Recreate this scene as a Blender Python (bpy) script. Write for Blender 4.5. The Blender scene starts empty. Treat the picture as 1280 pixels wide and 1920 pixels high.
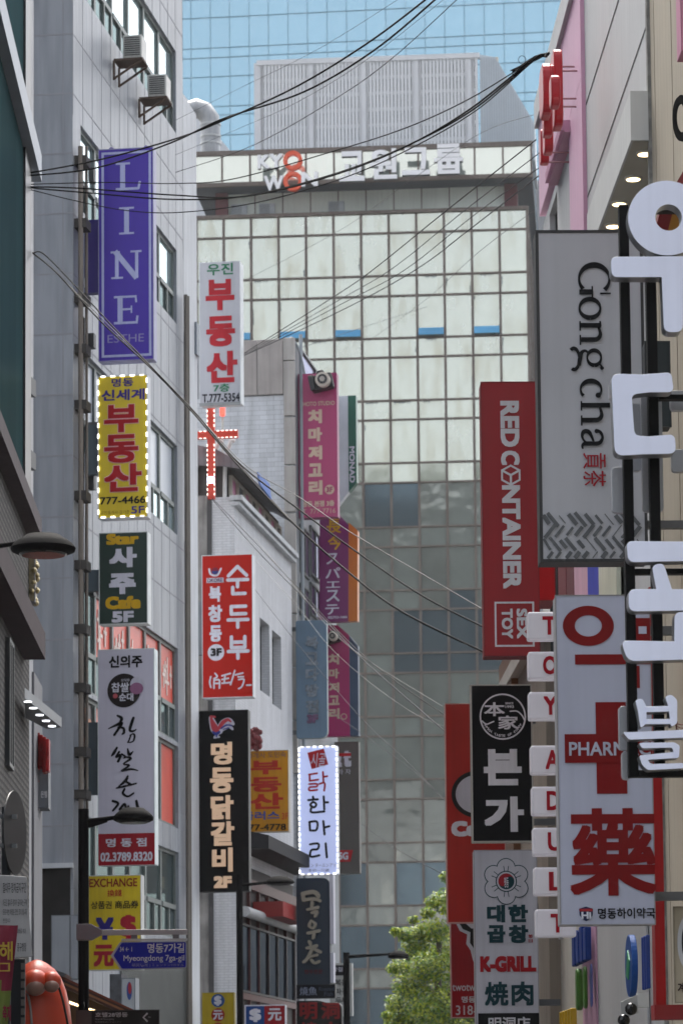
import bpy, bmesh, math, random
from mathutils import Vector, Matrix
R = math.radians
sc = bpy.context.scene
COL = sc.collection
rnd = random.Random(7)

# ---------------------------------------------------------------- camera, sky, sun, exposure
FPX = 6000.0                       # focal length in pixels of the 1280 x 1920 photograph
PITCH, ROLL = math.atan(600 / FPX), R(-0.5)
CYP = 1500.0                       # the picture is the upper part of a perspective-corrected frame: row of the lens axis
EYE = Vector((0, 0, 1.6))
CROT = Matrix.Rotation(math.pi / 2 + PITCH, 3, 'X') @ Matrix.Rotation(ROLL, 3, 'Z')
cd = bpy.data.cameras.new('camera')
cam = bpy.data.objects.new('camera', cd); COL.objects.link(cam)
cam.matrix_world = Matrix.Translation(EYE) @ CROT.to_4x4()
cd.sensor_fit = 'AUTO'; cd.sensor_width = 36.0; cd.lens = FPX / 1920 * 36; cd.shift_y = (CYP - 960) / 1920
cd.clip_start = 0.5; cd.clip_end = 6000
cd.dof.use_dof = True; cd.dof.focus_distance = 29.0; cd.dof.aperture_fstop = 6.5
sc.camera = cam

SUN_EL, SUN_AZ = R(60), R(-6)
w = bpy.data.worlds.new('World'); sc.world = w; w.use_nodes = True
nt = w.node_tree; bg = nt.nodes['Background']
sky = nt.nodes.new('ShaderNodeTexSky'); sky.sky_type = 'NISHITA'; sky.sun_disc = False
sky.sun_elevation = SUN_EL; sky.sun_rotation = SUN_AZ; sky.air_density = 1.0; sky.dust_density = 7.0; sky.ozone_density = 0.6
hs = nt.nodes.new('ShaderNodeHueSaturation'); hs.inputs['Saturation'].default_value = .36; hs.inputs['Value'].default_value = 1.1      # thin high cloud takes the blue out of the sky
nt.links.new(sky.outputs[0], hs.inputs['Color']); nt.links.new(hs.outputs[0], bg.inputs[0]); bg.inputs[1].default_value = 0.15
sd = bpy.data.lights.new('sun', 'SUN'); sd.energy = 1.0; sd.angle = R(18); sd.color = (1, .95, .87)
sun = bpy.data.objects.new('sun', sd); COL.objects.link(sun)
sv = Vector((math.sin(SUN_AZ) * math.cos(SUN_EL), math.cos(SUN_AZ) * math.cos(SUN_EL), math.sin(SUN_EL)))
sun.rotation_euler = (-sv).to_track_quat('-Z', 'Y').to_euler(); sun.location = (0, 0, 120)
sc.view_settings.view_transform = 'Standard'; sc.view_settings.look = 'None'
sc.view_settings.exposure = 1.55; sc.view_settings.gamma = 1.0
sc.cycles.use_denoising = True; sc.cycles.max_bounces = 8; sc.cycles.glossy_bounces = 4

# ---------------------------------------------------------------- helpers
def ray(px, py):
    d = Vector(((px - 640) / FPX, -(py - CYP) / FPX, -1.0))
    return CROT @ d
def P(px, py, Y):
    d = ray(px, py); return EYE + d * ((Y - EYE.y) / d.y)
def lin(h):
    if not isinstance(h, str): return h
    v = [int(h[i:i + 2], 16) / 255 for i in (0, 2, 4)]
    return tuple(x / 12.92 if x <= .04045 else ((x + .055) / 1.055) ** 2.4 for x in v)

MATS = {}
def mat(col, rough=.5, metal=0., var=.07, scale=2.0, streak=0., bump=0., emit=0., spec=.5, key=None, noise2=0.):
    """plain surface with a little large-scale tone variation, optional vertical dirt streaks"""
    k = key or (col, rough, metal, var, scale, streak, bump, emit, spec, noise2)
    if k in MATS: return MATS[k]
    m = bpy.data.materials.new('surface'); m.use_nodes = True
    t = m.node_tree; b = t.nodes['Principled BSDF']; L = t.links.new; N = t.nodes.new
    c = lin(col)
    b.inputs['Roughness'].default_value = rough; b.inputs['Metallic'].default_value = metal
    b.inputs['Specular IOR Level'].default_value = spec
    tc = N('ShaderNodeTexCoord')
    nz = N('ShaderNodeTexNoise'); nz.inputs['Scale'].default_value = scale; nz.inputs['Detail'].default_value = 5
    L(tc.outputs['Object'], nz.inputs['Vector'])
    mr = N('ShaderNodeMapRange'); mr.inputs['From Min'].default_value = .3; mr.inputs['From Max'].default_value = .7
    mr.inputs['To Min'].default_value = 1 - var * 1.5; mr.inputs['To Max'].default_value = 1 + var * .6
    L(nz.outputs['Fac'], mr.inputs['Value'])
    fac = mr.outputs[0]
    if streak:
        mp = N('ShaderNodeMapping'); mp.inputs['Scale'].default_value = (6, 6, .35)
        L(tc.outputs['Object'], mp.inputs['Vector'])
        n2 = N('ShaderNodeTexNoise'); n2.inputs['Scale'].default_value = 1.6; n2.inputs['Detail'].default_value = 6
        L(mp.outputs[0], n2.inputs['Vector'])
        m2 = N('ShaderNodeMapRange'); m2.inputs['From Min'].default_value = .42; m2.inputs['From Max'].default_value = .75
        m2.inputs['To Min'].default_value = 1; m2.inputs['To Max'].default_value = 1 - streak
        L(n2.outputs['Fac'], m2.inputs['Value'])
        mu = N('ShaderNodeMath'); mu.operation = 'MULTIPLY'; L(fac, mu.inputs[0]); L(m2.outputs[0], mu.inputs[1]); fac = mu.outputs[0]
    vm = N('ShaderNodeVectorMath'); vm.operation = 'SCALE'; vm.inputs[0].default_value = c; L(fac, vm.inputs['Scale'])
    L(vm.outputs[0], b.inputs['Base Color'])
    if bump:
        n3 = N('ShaderNodeTexNoise'); n3.inputs['Scale'].default_value = scale * 9; n3.inputs['Detail'].default_value = 6
        L(tc.outputs['Object'], n3.inputs['Vector'])
        bp = N('ShaderNodeBump'); bp.inputs['Strength'].default_value = bump; bp.inputs['Distance'].default_value = .02
        L(n3.outputs['Fac'], bp.inputs['Height']); L(bp.outputs[0], b.inputs['Normal'])
    if emit:
        b.inputs['Emission Color'].default_value = (*c, 1); b.inputs['Emission Strength'].default_value = emit
    MATS[k] = m; return m
def vinyl(col): return mat(col, rough=.45, var=.09, scale=1.3, streak=.16, spec=.2)
def paint(col, rough=.5): return mat(col, rough=rough, var=.08, scale=4)
def metalm(col, rough=.4): return mat(col, rough=rough, metal=.6, var=.1, scale=5)
def glow(col, s): return mat(col, emit=s, var=.02)

def brick(col, mortar, bw=.22, bh=.065, msize=.012, var=.25, rough=.75, bump=.4, streak=.25, off=.5, zoff=0.):
    m = bpy.data.materials.new('brickwork'); m.use_nodes = True
    t = m.node_tree; b = t.nodes['Principled BSDF']; L = t.links.new; N = t.nodes.new
    b.inputs['Roughness'].default_value = rough; b.inputs['Specular IOR Level'].default_value = .2
    tc = N('ShaderNodeTexCoord'); sx = N('ShaderNodeSeparateXYZ'); cx = N('ShaderNodeCombineXYZ')
    L(tc.outputs['Object'], sx.inputs[0])
    ad = N('ShaderNodeMath'); ad.operation = 'ADD'; L(sx.outputs['X'], ad.inputs[0]); L(sx.outputs['Y'], ad.inputs[1])
    L(ad.outputs[0], cx.inputs['X']); zo = N('ShaderNodeMath'); zo.inputs[1].default_value = -zoff; L(sx.outputs['Z'], zo.inputs[0]); L(zo.outputs[0], cx.inputs['Y'])
    br = N('ShaderNodeTexBrick'); br.offset = off; br.inputs['Scale'].default_value = 1
    br.inputs['Brick Width'].default_value = bw; br.inputs['Row Height'].default_value = bh
    br.inputs['Mortar Size'].default_value = msize; br.inputs['Mortar Smooth'].default_value = .3
    c = lin(col); br.inputs['Color1'].default_value = (*[x * (1 - var) for x in c], 1); br.inputs['Color2'].default_value = (*[x * (1 + var * .5) for x in c], 1)
    br.inputs['Mortar'].default_value = (*lin(mortar), 1); L(cx.outputs[0], br.inputs['Vector'])
    mp = N('ShaderNodeMapping'); mp.inputs['Scale'].default_value = (3, 3, .3); L(tc.outputs['Object'], mp.inputs['Vector'])
    nz = N('ShaderNodeTexNoise'); nz.inputs['Scale'].default_value = 1.5; nz.inputs['Detail'].default_value = 7; L(mp.outputs[0], nz.inputs['Vector'])
    mr = N('ShaderNodeMapRange'); mr.inputs['From Min'].default_value = .4; mr.inputs['From Max'].default_value = .75
    mr.inputs['To Min'].default_value = 1.0; mr.inputs['To Max'].default_value = 1 - streak; L(nz.outputs['Fac'], mr.inputs['Value'])
    vm = N('ShaderNodeVectorMath'); vm.operation = 'SCALE'; L(br.outputs['Color'], vm.inputs[0]); L(mr.outputs[0], vm.inputs['Scale'])
    L(vm.outputs[0], b.inputs['Base Color'])
    bp = N('ShaderNodeBump'); bp.inputs['Strength'].default_value = bump; bp.inputs['Distance'].default_value = .01; bp.invert = True
    L(br.outputs['Fac'], bp.inputs['Height']); L(bp.outputs[0], b.inputs['Normal'])
    return m

def glass(col, refl=.6, tint='ffffff', rough=.04, var=.2, rust=0., wob=.0, spec=.3):
    """coated window glass: part mirror, part what is behind it; per-pane tone by cell size (x, z)"""
    m = bpy.data.materials.new('window_glass'); m.use_nodes = True
    t = m.node_tree; b = t.nodes['Principled BSDF']; L = t.links.new; N = t.nodes.new
    tc = N('ShaderNodeTexCoord')
    b.inputs['Roughness'].default_value = .5; b.inputs['Specular IOR Level'].default_value = spec
    gl = N('ShaderNodeBsdfGlossy'); gl.inputs['Roughness'].default_value = rough
    gl.inputs['Color'].default_value = (*lin(tint), 1)
    mx = N('ShaderNodeMixShader'); mx.inputs[0].default_value = refl
    out = t.nodes['Material Output']
    L(b.outputs[0], mx.inputs[1]); L(gl.outputs[0], mx.inputs[2]); L(mx.outputs[0], out.inputs[0])
    nz = N('ShaderNodeTexNoise'); nz.inputs['Scale'].default_value = .9; nz.inputs['Detail'].default_value = 3; L(tc.outputs['Object'], nz.inputs['Vector'])
    at = N('ShaderNodeAttribute'); at.attribute_name = 'pane'; at.attribute_type = 'GEOMETRY'
    ad = N('ShaderNodeMath'); ad.operation = 'ADD'; L(nz.outputs['Fac'], ad.inputs[0]); L(at.outputs['Fac'], ad.inputs[1])
    mr = N('ShaderNodeMapRange'); mr.inputs['From Min'].default_value = .2; mr.inputs['From Max'].default_value = 1.6
    mr.inputs['To Min'].default_value = 1 - var; mr.inputs['To Max'].default_value = 1 + var; L(ad.outputs[0], mr.inputs['Value'])
    vm = N('ShaderNodeVectorMath'); vm.operation = 'SCALE'; vm.inputs[0].default_value = lin(col); L(mr.outputs[0], vm.inputs['Scale'])
    base = vm.outputs[0]; L(base, b.inputs['Base Color'])
    if rust:
        mp = N('ShaderNodeMapping'); mp.inputs['Scale'].default_value = (1.1, 1.1, .3); L(tc.outputs['Object'], mp.inputs['Vector'])
        n2 = N('ShaderNodeTexNoise'); n2.inputs['Scale'].default_value = 1.3; n2.inputs['Detail'].default_value = 5; L(mp.outputs[0], n2.inputs['Vector'])
        m2 = N('ShaderNodeMapRange'); m2.inputs['From Min'].default_value = .47; m2.inputs['From Max'].default_value = .72
        m2.inputs['To Min'].default_value = 0; m2.inputs['To Max'].default_value = rust; L(n2.outputs['Fac'], m2.inputs['Value'])
        mc = N('ShaderNodeMix'); mc.data_type = 'RGBA'; L(m2.outputs[0], mc.inputs['Factor'])
        mc.inputs['A'].default_value = (*lin(tint), 1); mc.inputs['B'].default_value = (.36, .27, .12, 1); L(mc.outputs['Result'], gl.inputs['Color'])
    if wob:
        n4 = N('ShaderNodeTexNoise'); n4.inputs['Scale'].default_value = .7; n4.inputs['Detail'].default_value = 2; L(tc.outputs['Object'], n4.inputs['Vector'])
        bp = N('ShaderNodeBump'); bp.inputs['Strength'].default_value = wob; bp.inputs['Distance'].default_value = .05
        L(n4.outputs['Fac'], bp.inputs['Height']); L(bp.outputs[0], gl.inputs['Normal'])
    return m

class MB:
    def __init__(s): s.v = []; s.f = []; s.mi = []; s.cur = 0; s.val = []
    def face(s, pts, val=None):
        n = len(s.v); s.v += [tuple(p) for p in pts]; s.f.append(tuple(range(n, n + len(pts)))); s.mi.append(s.cur)
        s.val += [rnd.random() if val is None else val] * len(pts)
    def add(s, verts, faces):
        n = len(s.v); s.v += [tuple(p) for p in verts]; r = rnd.random(); s.val += [r] * len(verts)
        for f in faces: s.f.append(tuple(i + n for i in f)); s.mi.append(s.cur)
    def box(s, x0, x1, y0, y1, z0, z1):
        if x0 > x1: x0, x1 = x1, x0
        if y0 > y1: y0, y1 = y1, y0
        if z0 > z1: z0, z1 = z1, z0
        v = [(x, y, z) for z in (z0, z1) for y in (y0, y1) for x in (x0, x1)]
        s.add(v, [(0, 2, 3, 1), (4, 5, 7, 6), (0, 1, 5, 4), (2, 6, 7, 3), (0, 4, 6, 2), (1, 3, 7, 5)]); return s
    def prism(s, pts, y0, y1):
        """outline in (x, z), pushed from y0 (front) to y1 (back)"""
        a = sum(pts[i][0] * pts[(i + 1) % len(pts)][1] - pts[(i + 1) % len(pts)][0] * pts[i][1] for i in range(len(pts)))
        if a < 0: pts = pts[::-1]
        n = len(pts)
        v = [(p[0], y0, p[1]) for p in pts] + [(p[0], y1, p[1]) for p in pts]
        f = [tuple(range(n)), tuple(range(2 * n - 1, n - 1, -1))] + [(i, i + n, (i + 1) % n + n, (i + 1) % n) for i in range(n)]
        s.add(v, f); return s
    def extr(s, pts, vec):
        """planar polygon of 3-D points pushed along vec"""
        n = len(pts); q = [Vector(p) for p in pts]; v = q + [p + Vector(vec) for p in q]
        s.add(v, [tuple(range(n)), tuple(range(2 * n - 1, n - 1, -1))] + [(i, i + n, (i + 1) % n + n, (i + 1) % n) for i in range(n)]); return s
    def tube(s, pts, r, n=10, cap=True):
        pts = [Vector(p) for p in pts]; rs = r if isinstance(r, (list, tuple)) else [r] * len(pts); rings = []; base = len(s.v); vv = []; ff = []
        up = None
        for i, p in enumerate(pts):
            t = (pts[min(i + 1, len(pts) - 1)] - pts[max(i - 1, 0)]).normalized()
            if up is None: up = Vector((0, 0, 1)) if abs(t.z) < .9 else Vector((0, 1, 0))
            a = t.cross(up)
            if a.length < 1e-5: a = t.orthogonal()
            a.normalize(); b = a.cross(t); up = b
            for k in range(n):
                q = 2 * math.pi * k / n; vv.append(p + (a * math.cos(q) + b * math.sin(q)) * rs[i])
        for i in range(len(pts) - 1):
            for k in range(n): ff.append((i * n + k, i * n + (k + 1) % n, (i + 1) * n + (k + 1) % n, (i + 1) * n + k))
        if cap: ff.append(tuple(range(n - 1, -1, -1))); ff.append(tuple(range((len(pts) - 1) * n, len(pts) * n)))
        s.add(vv, ff); return s
    def lathe(s, c, prof, n=28, squash=(1, 1)):
        vv = []; ff = []
        for (r, z) in prof:
            for k in range(n):
                q = 2 * math.pi * k / n; vv.append((c[0] + r * math.cos(q) * squash[0], c[1] + r * math.sin(q) * squash[1], c[2] + z))
        for i in range(len(prof) - 1):
            for k in range(n): ff.append((i * n + k, i * n + (k + 1) % n, (i + 1) * n + (k + 1) % n, (i + 1) * n + k))
        ff.append(tuple(range(n - 1, -1, -1))); ff.append(tuple(range((len(prof) - 1) * n, len(prof) * n)))
        s.add(vv, ff); return s
    def ball(s, c, r, nu=20, nv=12):
        rx, ry, rz = r if isinstance(r, tuple) else (r, r, r); vv = []; ff = []
        for j in range(nv + 1):
            a = math.pi * j / nv
            for k in range(nu):
                q = 2 * math.pi * k / nu; vv.append((c[0] + rx * math.sin(a) * math.cos(q), c[1] + ry * math.sin(a) * math.sin(q), c[2] - rz * math.cos(a)))
        for j in range(nv):
            for k in range(nu): ff.append((j * nu + k, j * nu + (k + 1) % nu, (j + 1) * nu + (k + 1) % nu, (j + 1) * nu + k))
        s.add(vv, ff); return s
    def build(s, name, m, parent=None, bevel=0., smooth=False, label=None):
        me = bpy.data.meshes.new(name); me.from_pydata(s.v, [], s.f)
        for x in (m if isinstance(m, (list, tuple)) else [m]): me.materials.append(x)
        for p, i in zip(me.polygons, s.mi): p.material_index = i; p.use_smooth = smooth
        at = me.attributes.new('pane', 'FLOAT', 'POINT'); at.data.foreach_set('value', s.val)
        me.update()
        o = bpy.data.objects.new(name, me); COL.objects.link(o)
        if parent: o.parent = parent
        if bevel:
            md = o.modifiers.new('bevel', 'BEVEL'); md.width = bevel; md.segments = 2; md.limit_method = 'ANGLE'
        if smooth:
            md = o.modifiers.new('edges', 'EDGE_SPLIT'); md.split_angle = R(50)
        if label: o['label'] = label
        return o

def tag(o, label=None, cat=None, group=None, kind=None):
    for k, v in (('label', label), ('category', cat), ('group', group), ('kind', kind)):
        if v: o[k] = v
    return o

class Frame:
    """an Empty with local x to the viewer's right along a face, y into it, z up; hit() reads a point of that face"""
    def __init__(s, name, origin, ang, label=None, cat=None, group=None):
        s.o = Vector(origin); s.a = ang
        s.e = Vector((math.cos(ang), math.sin(ang), 0)); s.n = Vector((-math.sin(ang), math.cos(ang), 0))
        s.root = bpy.data.objects.new(name, None); COL.objects.link(s.root); s.root.empty_display_size = .3
        s.root.location = s.o; s.root.rotation_euler = (0, 0, ang); tag(s.root, label, cat, group)
    def hit(s, px, py, y=0.):
        d = ray(px, py); q = s.o + s.n * y
        t = (q - EYE).dot(s.n) / d.dot(s.n); p = EYE + d * t - s.o
        return p.dot(s.e), p.z
    def loc(s, p):
        p = Vector(p) - s.o; return (p.dot(s.e), p.dot(s.n), p.z)
    def world(s, x, y, z): return s.o + s.e * x + s.n * y + Vector((0, 0, z))

# --- lettering: the built-in font, thickened by laying shifted copies a fraction of a millimetre apart
_gl = {}
def glyphs(txt):
    if txt in _gl: return _gl[txt]
    c = bpy.data.curves.new('lettering', 'FONT'); c.body = txt; c.size = 1.0; c.resolution_u = 3
    o = bpy.data.objects.new('lettering', c); COL.objects.link(o)
    dg = bpy.context.evaluated_depsgraph_get(); dg.update()
    me = bpy.data.meshes.new_from_object(o.evaluated_get(dg))
    r = ([(v.co.x, v.co.y) for v in me.vertices], [tuple(p.vertices) for p in me.polygons])
    bpy.data.objects.remove(o); bpy.data.curves.remove(c); bpy.data.meshes.remove(me)
    _gl[txt] = r; return r
def crom(pts, n=6, closed=False):
    """smooth curve through points (any tuple length)"""
    if len(pts) < 3: return [tuple(map(float, p)) for p in pts]
    out = []; N = len(pts); rng = range(N if closed else N - 1)
    g = lambda i: pts[i % N] if closed else pts[max(0, min(N - 1, i))]
    for i in rng:
        a, b, c, d = g(i - 1), g(i), g(i + 1), g(i + 2)
        for k in range(n):
            t = k / n
            out.append(tuple(.5 * (2 * b[j] + (c[j] - a[j]) * t + (2 * a[j] - 5 * b[j] + 4 * c[j] - d[j]) * t * t + (3 * b[j] - a[j] - 3 * c[j] + d[j]) * t ** 3) for j in range(len(b))))
    if not closed: out.append(tuple(map(float, pts[-1])))
    return out
def rounded(pts, r, n=5):
    """outline with rounded corners; r one value or one per corner"""
    out = []; N = len(pts)
    for i in range(N):
        a, b, c = Vector(pts[i - 1]), Vector(pts[i]), Vector(pts[(i + 1) % N])
        q = r[i] if isinstance(r, (list, tuple)) else r
        u, v = (a - b), (c - b); q = min(q, u.length * .49, v.length * .49)
        p0 = b + u.normalized() * q; p1 = b + v.normalized() * q
        for k in range(n + 1):
            t = k / n; out.append(tuple(p0 * (1 - t) ** 2 + b * 2 * t * (1 - t) + p1 * t * t))
    return out

SIGNS = 'shop signs hanging along the street'
class Sign(Frame):
    """a board seen face on; all layout is written in the photograph's pixels and becomes metres on the board's plane"""
    def __init__(s, name, rect, Y, ang, thick, label, face, side='c9c9cc', group=SIGNS, cat='sign', outline=None, bevel=.008, boardname='board', proud=0.):
        x0, y0, x1, y1 = rect; s.rect = rect; cx, cy = (x0 + x1) / 2, (y0 + y1) / 2
        super().__init__(name, P(cx, cy, Y), ang, label, cat, group)
        s.T = thick; s.lv = .006 * max(1, Y / 60)
        X0, X1 = s.hit(x0, cy)[0], s.hit(x1, cy)[0]; Z1, Z0 = s.hit(cx, y0)[1], s.hit(cx, y1)[1]
        s.W, s.H = X1 - X0, Z1 - Z0
        s.fx = lambda px: X0 + (px - x0) / (x1 - x0) * (X1 - X0)
        s.fz = lambda py: Z1 + (py - y0) / (y1 - y0) * (Z0 - Z1)
        s.px = (X1 - X0) / (x1 - x0)
        s.x0, s.x1, s.z0, s.z1 = X0, X1, Z0, Z1
        if face is not None:
            b = MB(); b.cur = 1
            if outline: b.prism([(s.fx(a), s.fz(c)) for a, c in outline], 0, thick)
            else: b.box(X0, X1, 0, thick, Z0, Z1)
            fm = face if not isinstance(face, str) else vinyl(face); sm = side if not isinstance(side, str) else paint(side)
            b.mi = [0 if i == (0 if outline else 2) else 1 for i in range(len(b.f))]
            b.build(boardname, [fm, sm], s.root, bevel=bevel)
            if not outline and boardname == 'board':      # thin metal edging round the face
                r = MB(); q = min(1.3 * s.px, .014); Y_ = -.004
                for (a, c, d, e) in ((X0 - .003, X1 + .003, Z1 - q, Z1 + .003), (X0 - .003, X1 + .003, Z0 - .003, Z0 + q), (X0 - .003, X0 + q, Z0 + q, Z1 - q), (X1 - q, X1 + .003, Z0 + q, Z1 - q)): r.box(a, c, Y_, .02, d, e)
                r.build('edging', mat('77777a', rough=.4, metal=.4, var=.15, scale=5) if not isinstance(side, str) else sm, s.root)
    def poly(s, pts, m, lvl=1, name='panel', z=0., depth=0., conv=True):
        b = MB(); q = [(s.fx(a), s.fz(c)) for a, c in pts]
        if depth: b.prism(q, -s.lv * lvl - depth, -s.lv * (lvl - 1))
        else:
            ar = sum(q[i][0] * q[(i + 1) % len(q)][1] - q[(i + 1) % len(q)][0] * q[i][1] for i in range(len(q)))
            if ar < 0: q = q[::-1]
            b.face([(a, -s.lv * lvl, c) for a, c in q])
        return b.build(name, m if not isinstance(m, str) else vinyl(m), s.root)
    def rect_(s, x0, y0, x1, y1, m, lvl=1, name='panel', depth=0.): return s.poly([(x0, y0), (x0, y1), (x1, y1), (x1, y0)], m, lvl, name, depth=depth)
    def border(s, x0, y0, x1, y1, wd, m, lvl=1, name='border'):
        b = MB()
        for q in ((x0, y0, x1, y0 + wd), (x0, y1 - wd, x1, y1), (x0, y0 + wd, x0 + wd, y1 - wd), (x1 - wd, y0 + wd, x1, y1 - wd)):
            b.face([(s.fx(q[0]), -s.lv * lvl, s.fz(q[3])), (s.fx(q[2]), -s.lv * lvl, s.fz(q[3])), (s.fx(q[2]), -s.lv * lvl, s.fz(q[1])), (s.fx(q[0]), -s.lv * lvl, s.fz(q[1]))])
        return b.build(name, m if not isinstance(m, str) else vinyl(m), s.root)
    def disc(s, cx, cy, rx, m, lvl=1, ry=None, name='emblem', hole=0., n=40, a0=0., a1=360., depth=0.):
        ry = ry or rx; b = MB(); full = a1 - a0 >= 359.9
        A = [R(a0 + (a1 - a0) * k / n) for k in range(n if full else n + 1)]
        o = [(s.fx(cx + rx * math.cos(a)), s.fz(cy - ry * math.sin(a))) for a in A]; y = -s.lv * lvl
        if hole:
            i_ = [(s.fx(cx + hole * rx * math.cos(a)), s.fz(cy - hole * ry * math.sin(a))) for a in A]
            for k in range(len(A) if full else len(A) - 1):
                k2 = (k + 1) % len(A)
                b.face([(i_[k][0], y, i_[k][1]), (o[k][0], y, o[k][1]), (o[k2][0], y, o[k2][1]), (i_[k2][0], y, i_[k2][1])], .5)
        else: b.face([(a, y, c) for a, c in o], .5)
        return b.build(name, m if not isinstance(m, str) else vinyl(m), s.root)
    def t(s, txt, x0, y0, x1, y1, m, bold=.02, lvl=1, rot=False, name='lettering', depth=0., label=None, lean=0., side=None):
        """text fitted into a pixel rectangle; rot turns it a quarter turn clockwise"""
        vs, fs = glyphs(txt); b = MB()
        ax0, ax1 = min(v[0] for v in vs) - bold, max(v[0] for v in vs) + bold; ay0, ay1 = min(v[1] for v in vs) - bold, max(v[1] for v in vs) + bold
        K = [(0, 0)] + ([(bold * i, bold * j) for i in (-1, 0, 1) for j in (-1, 0, 1) if i or j] if bold else [])
        step = s.lv * .06
        for k, (dx, dy) in enumerate(K):
            q = []
            for (x, y) in vs:
                u, v = (x + dx - ax0) / (ax1 - ax0), (y + dy - ay0) / (ay1 - ay0); u += lean * (v - .5)
                px, py = (x0 + v * (x1 - x0), y0 + u * (y1 - y0)) if rot else (x0 + u * (x1 - x0), y1 - v * (y1 - y0))
                q.append((s.fx(px), -s.lv * lvl - step * k - depth, s.fz(py)))
            b.add(q, fs)
            if depth:   # side walls of raised letters
                from collections import Counter
                cnt = {}
                for f in fs:
                    for i in range(len(f)):
                        e = (f[i], f[(i + 1) % len(f)]); cnt[e] = 1
                for (i, j) in cnt:
                    if (j, i) not in cnt:
                        p, r_ = q[i], q[j]; b.cur = 1; b.face([p, (p[0], 0, p[2]), (r_[0], 0, r_[2]), r_]); b.cur = 0
        m = m if not isinstance(m, str) else vinyl(m)
        return b.build(name, [m, side or m], s.root, label=label)
    def col(s, chars, x0, y0, x1, y1, m, bold=.03, gap=.12, lvl=1, depth=0., name='lettering'):
        """letters stacked top to bottom, each stretched to its cell"""
        n = len(chars); h = (y1 - y0) / (n - gap * 1.0 * (1 if n else 0) + 0) if n else 0
        h = (y1 - y0) / (n + gap * (n - 1)); y = y0
        for ch in chars:
            s.t(ch, x0, y, x1, y + h, m, bold, lvl, depth=depth, name=name); y += h * (1 + gap)
    def strokes(s, lines, wd, m, lvl=1, name='lettering', smooth=True, depth=0., n=5, round_=True):
        """brush lines: each a list of (px, py) or (px, py, width)"""
        b = MB(); kk = 0
        for ln in lines:
            p = [(q[0], q[1], q[2] if len(q) > 2 else wd) for q in ln]
            if smooth: p = crom(p, n)
            y = -s.lv * (lvl + .03 * kk) - depth; kk = (kk + 1) % 12
            L_, R_ = [], []
            for i in range(len(p)):
                a, c = p[max(0, i - 1)], p[min(len(p) - 1, i + 1)]; dx, dy = c[0] - a[0], c[1] - a[1]; l = math.hypot(dx, dy) or 1
                nx, ny = -dy / l * p[i][2] / 2, dx / l * p[i][2] / 2
                L_.append((s.fx(p[i][0] + nx), y, s.fz(p[i][1] + ny))); R_.append((s.fx(p[i][0] - nx), y, s.fz(p[i][1] - ny)))
            for i in range(len(p) - 1):
                b.face([L_[i], L_[i + 1], R_[i + 1], R_[i]], .5)
                if depth:
                    for (A, B) in ((L_[i], L_[i + 1]), (R_[i + 1], R_[i])):
                        b.face([A, (A[0], 0, A[2]), (B[0], 0, B[2]), B], .5)
            if round_:
                for e, q in enumerate((p[0], p[-1])):
                    yy = y - s.lv * .01 * (e + 1)
                    b.face([(s.fx(q[0] + q[2] / 2 * math.cos(2 * math.pi * k / 12)), yy, s.fz(q[1] - q[2] / 2 * math.sin(2 * math.pi * k / 12))) for k in range(12)], .5)
        return b.build(name, m if not isinstance(m, str) else vinyl(m), s.root)
    def leds(s, x0, y0, x1, y1, nx, ny, ln, wd, m, name='led_strip'):
        b = MB(); y = -.012
        def d(px, py, hx, hy):
            b.box(s.fx(px - hx), s.fx(px + hx), y - .012, y, s.fz(py - hy), s.fz(py + hy))
        for k in range(nx):
            x = x0 + (k + .5) * (x1 - x0) / nx; b.cur = 1 if rnd.random() < .35 else 0
            d(x, y0, ln / 2, wd / 2); d(x, y1, ln / 2, wd / 2)
        for k in range(ny):
            q = y0 + (k + .5) * (y1 - y0) / ny; b.cur = 1 if rnd.random() < .35 else 0
            d(x0, q, wd / 2, ln / 2); d(x1, q, wd / 2, ln / 2)
        return b.build(name, [m, glow('e8e4d8', .75)], s.root)
    def arms(s, px_to, pys, hp=5, m=None, name='bracket', y0=.05):
        """steel arms from the board's edge to the wall it hangs on"""
        for py in pys:
            b = MB(); X = s.fx(px_to); e = s.x0 if X < s.x0 else s.x1
            b.box(X, e, s.T * .35, s.T * .65, s.fz(py + hp), s.fz(py - hp)); b.build(name, m or paint('5a5c5e'), s.root)

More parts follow.
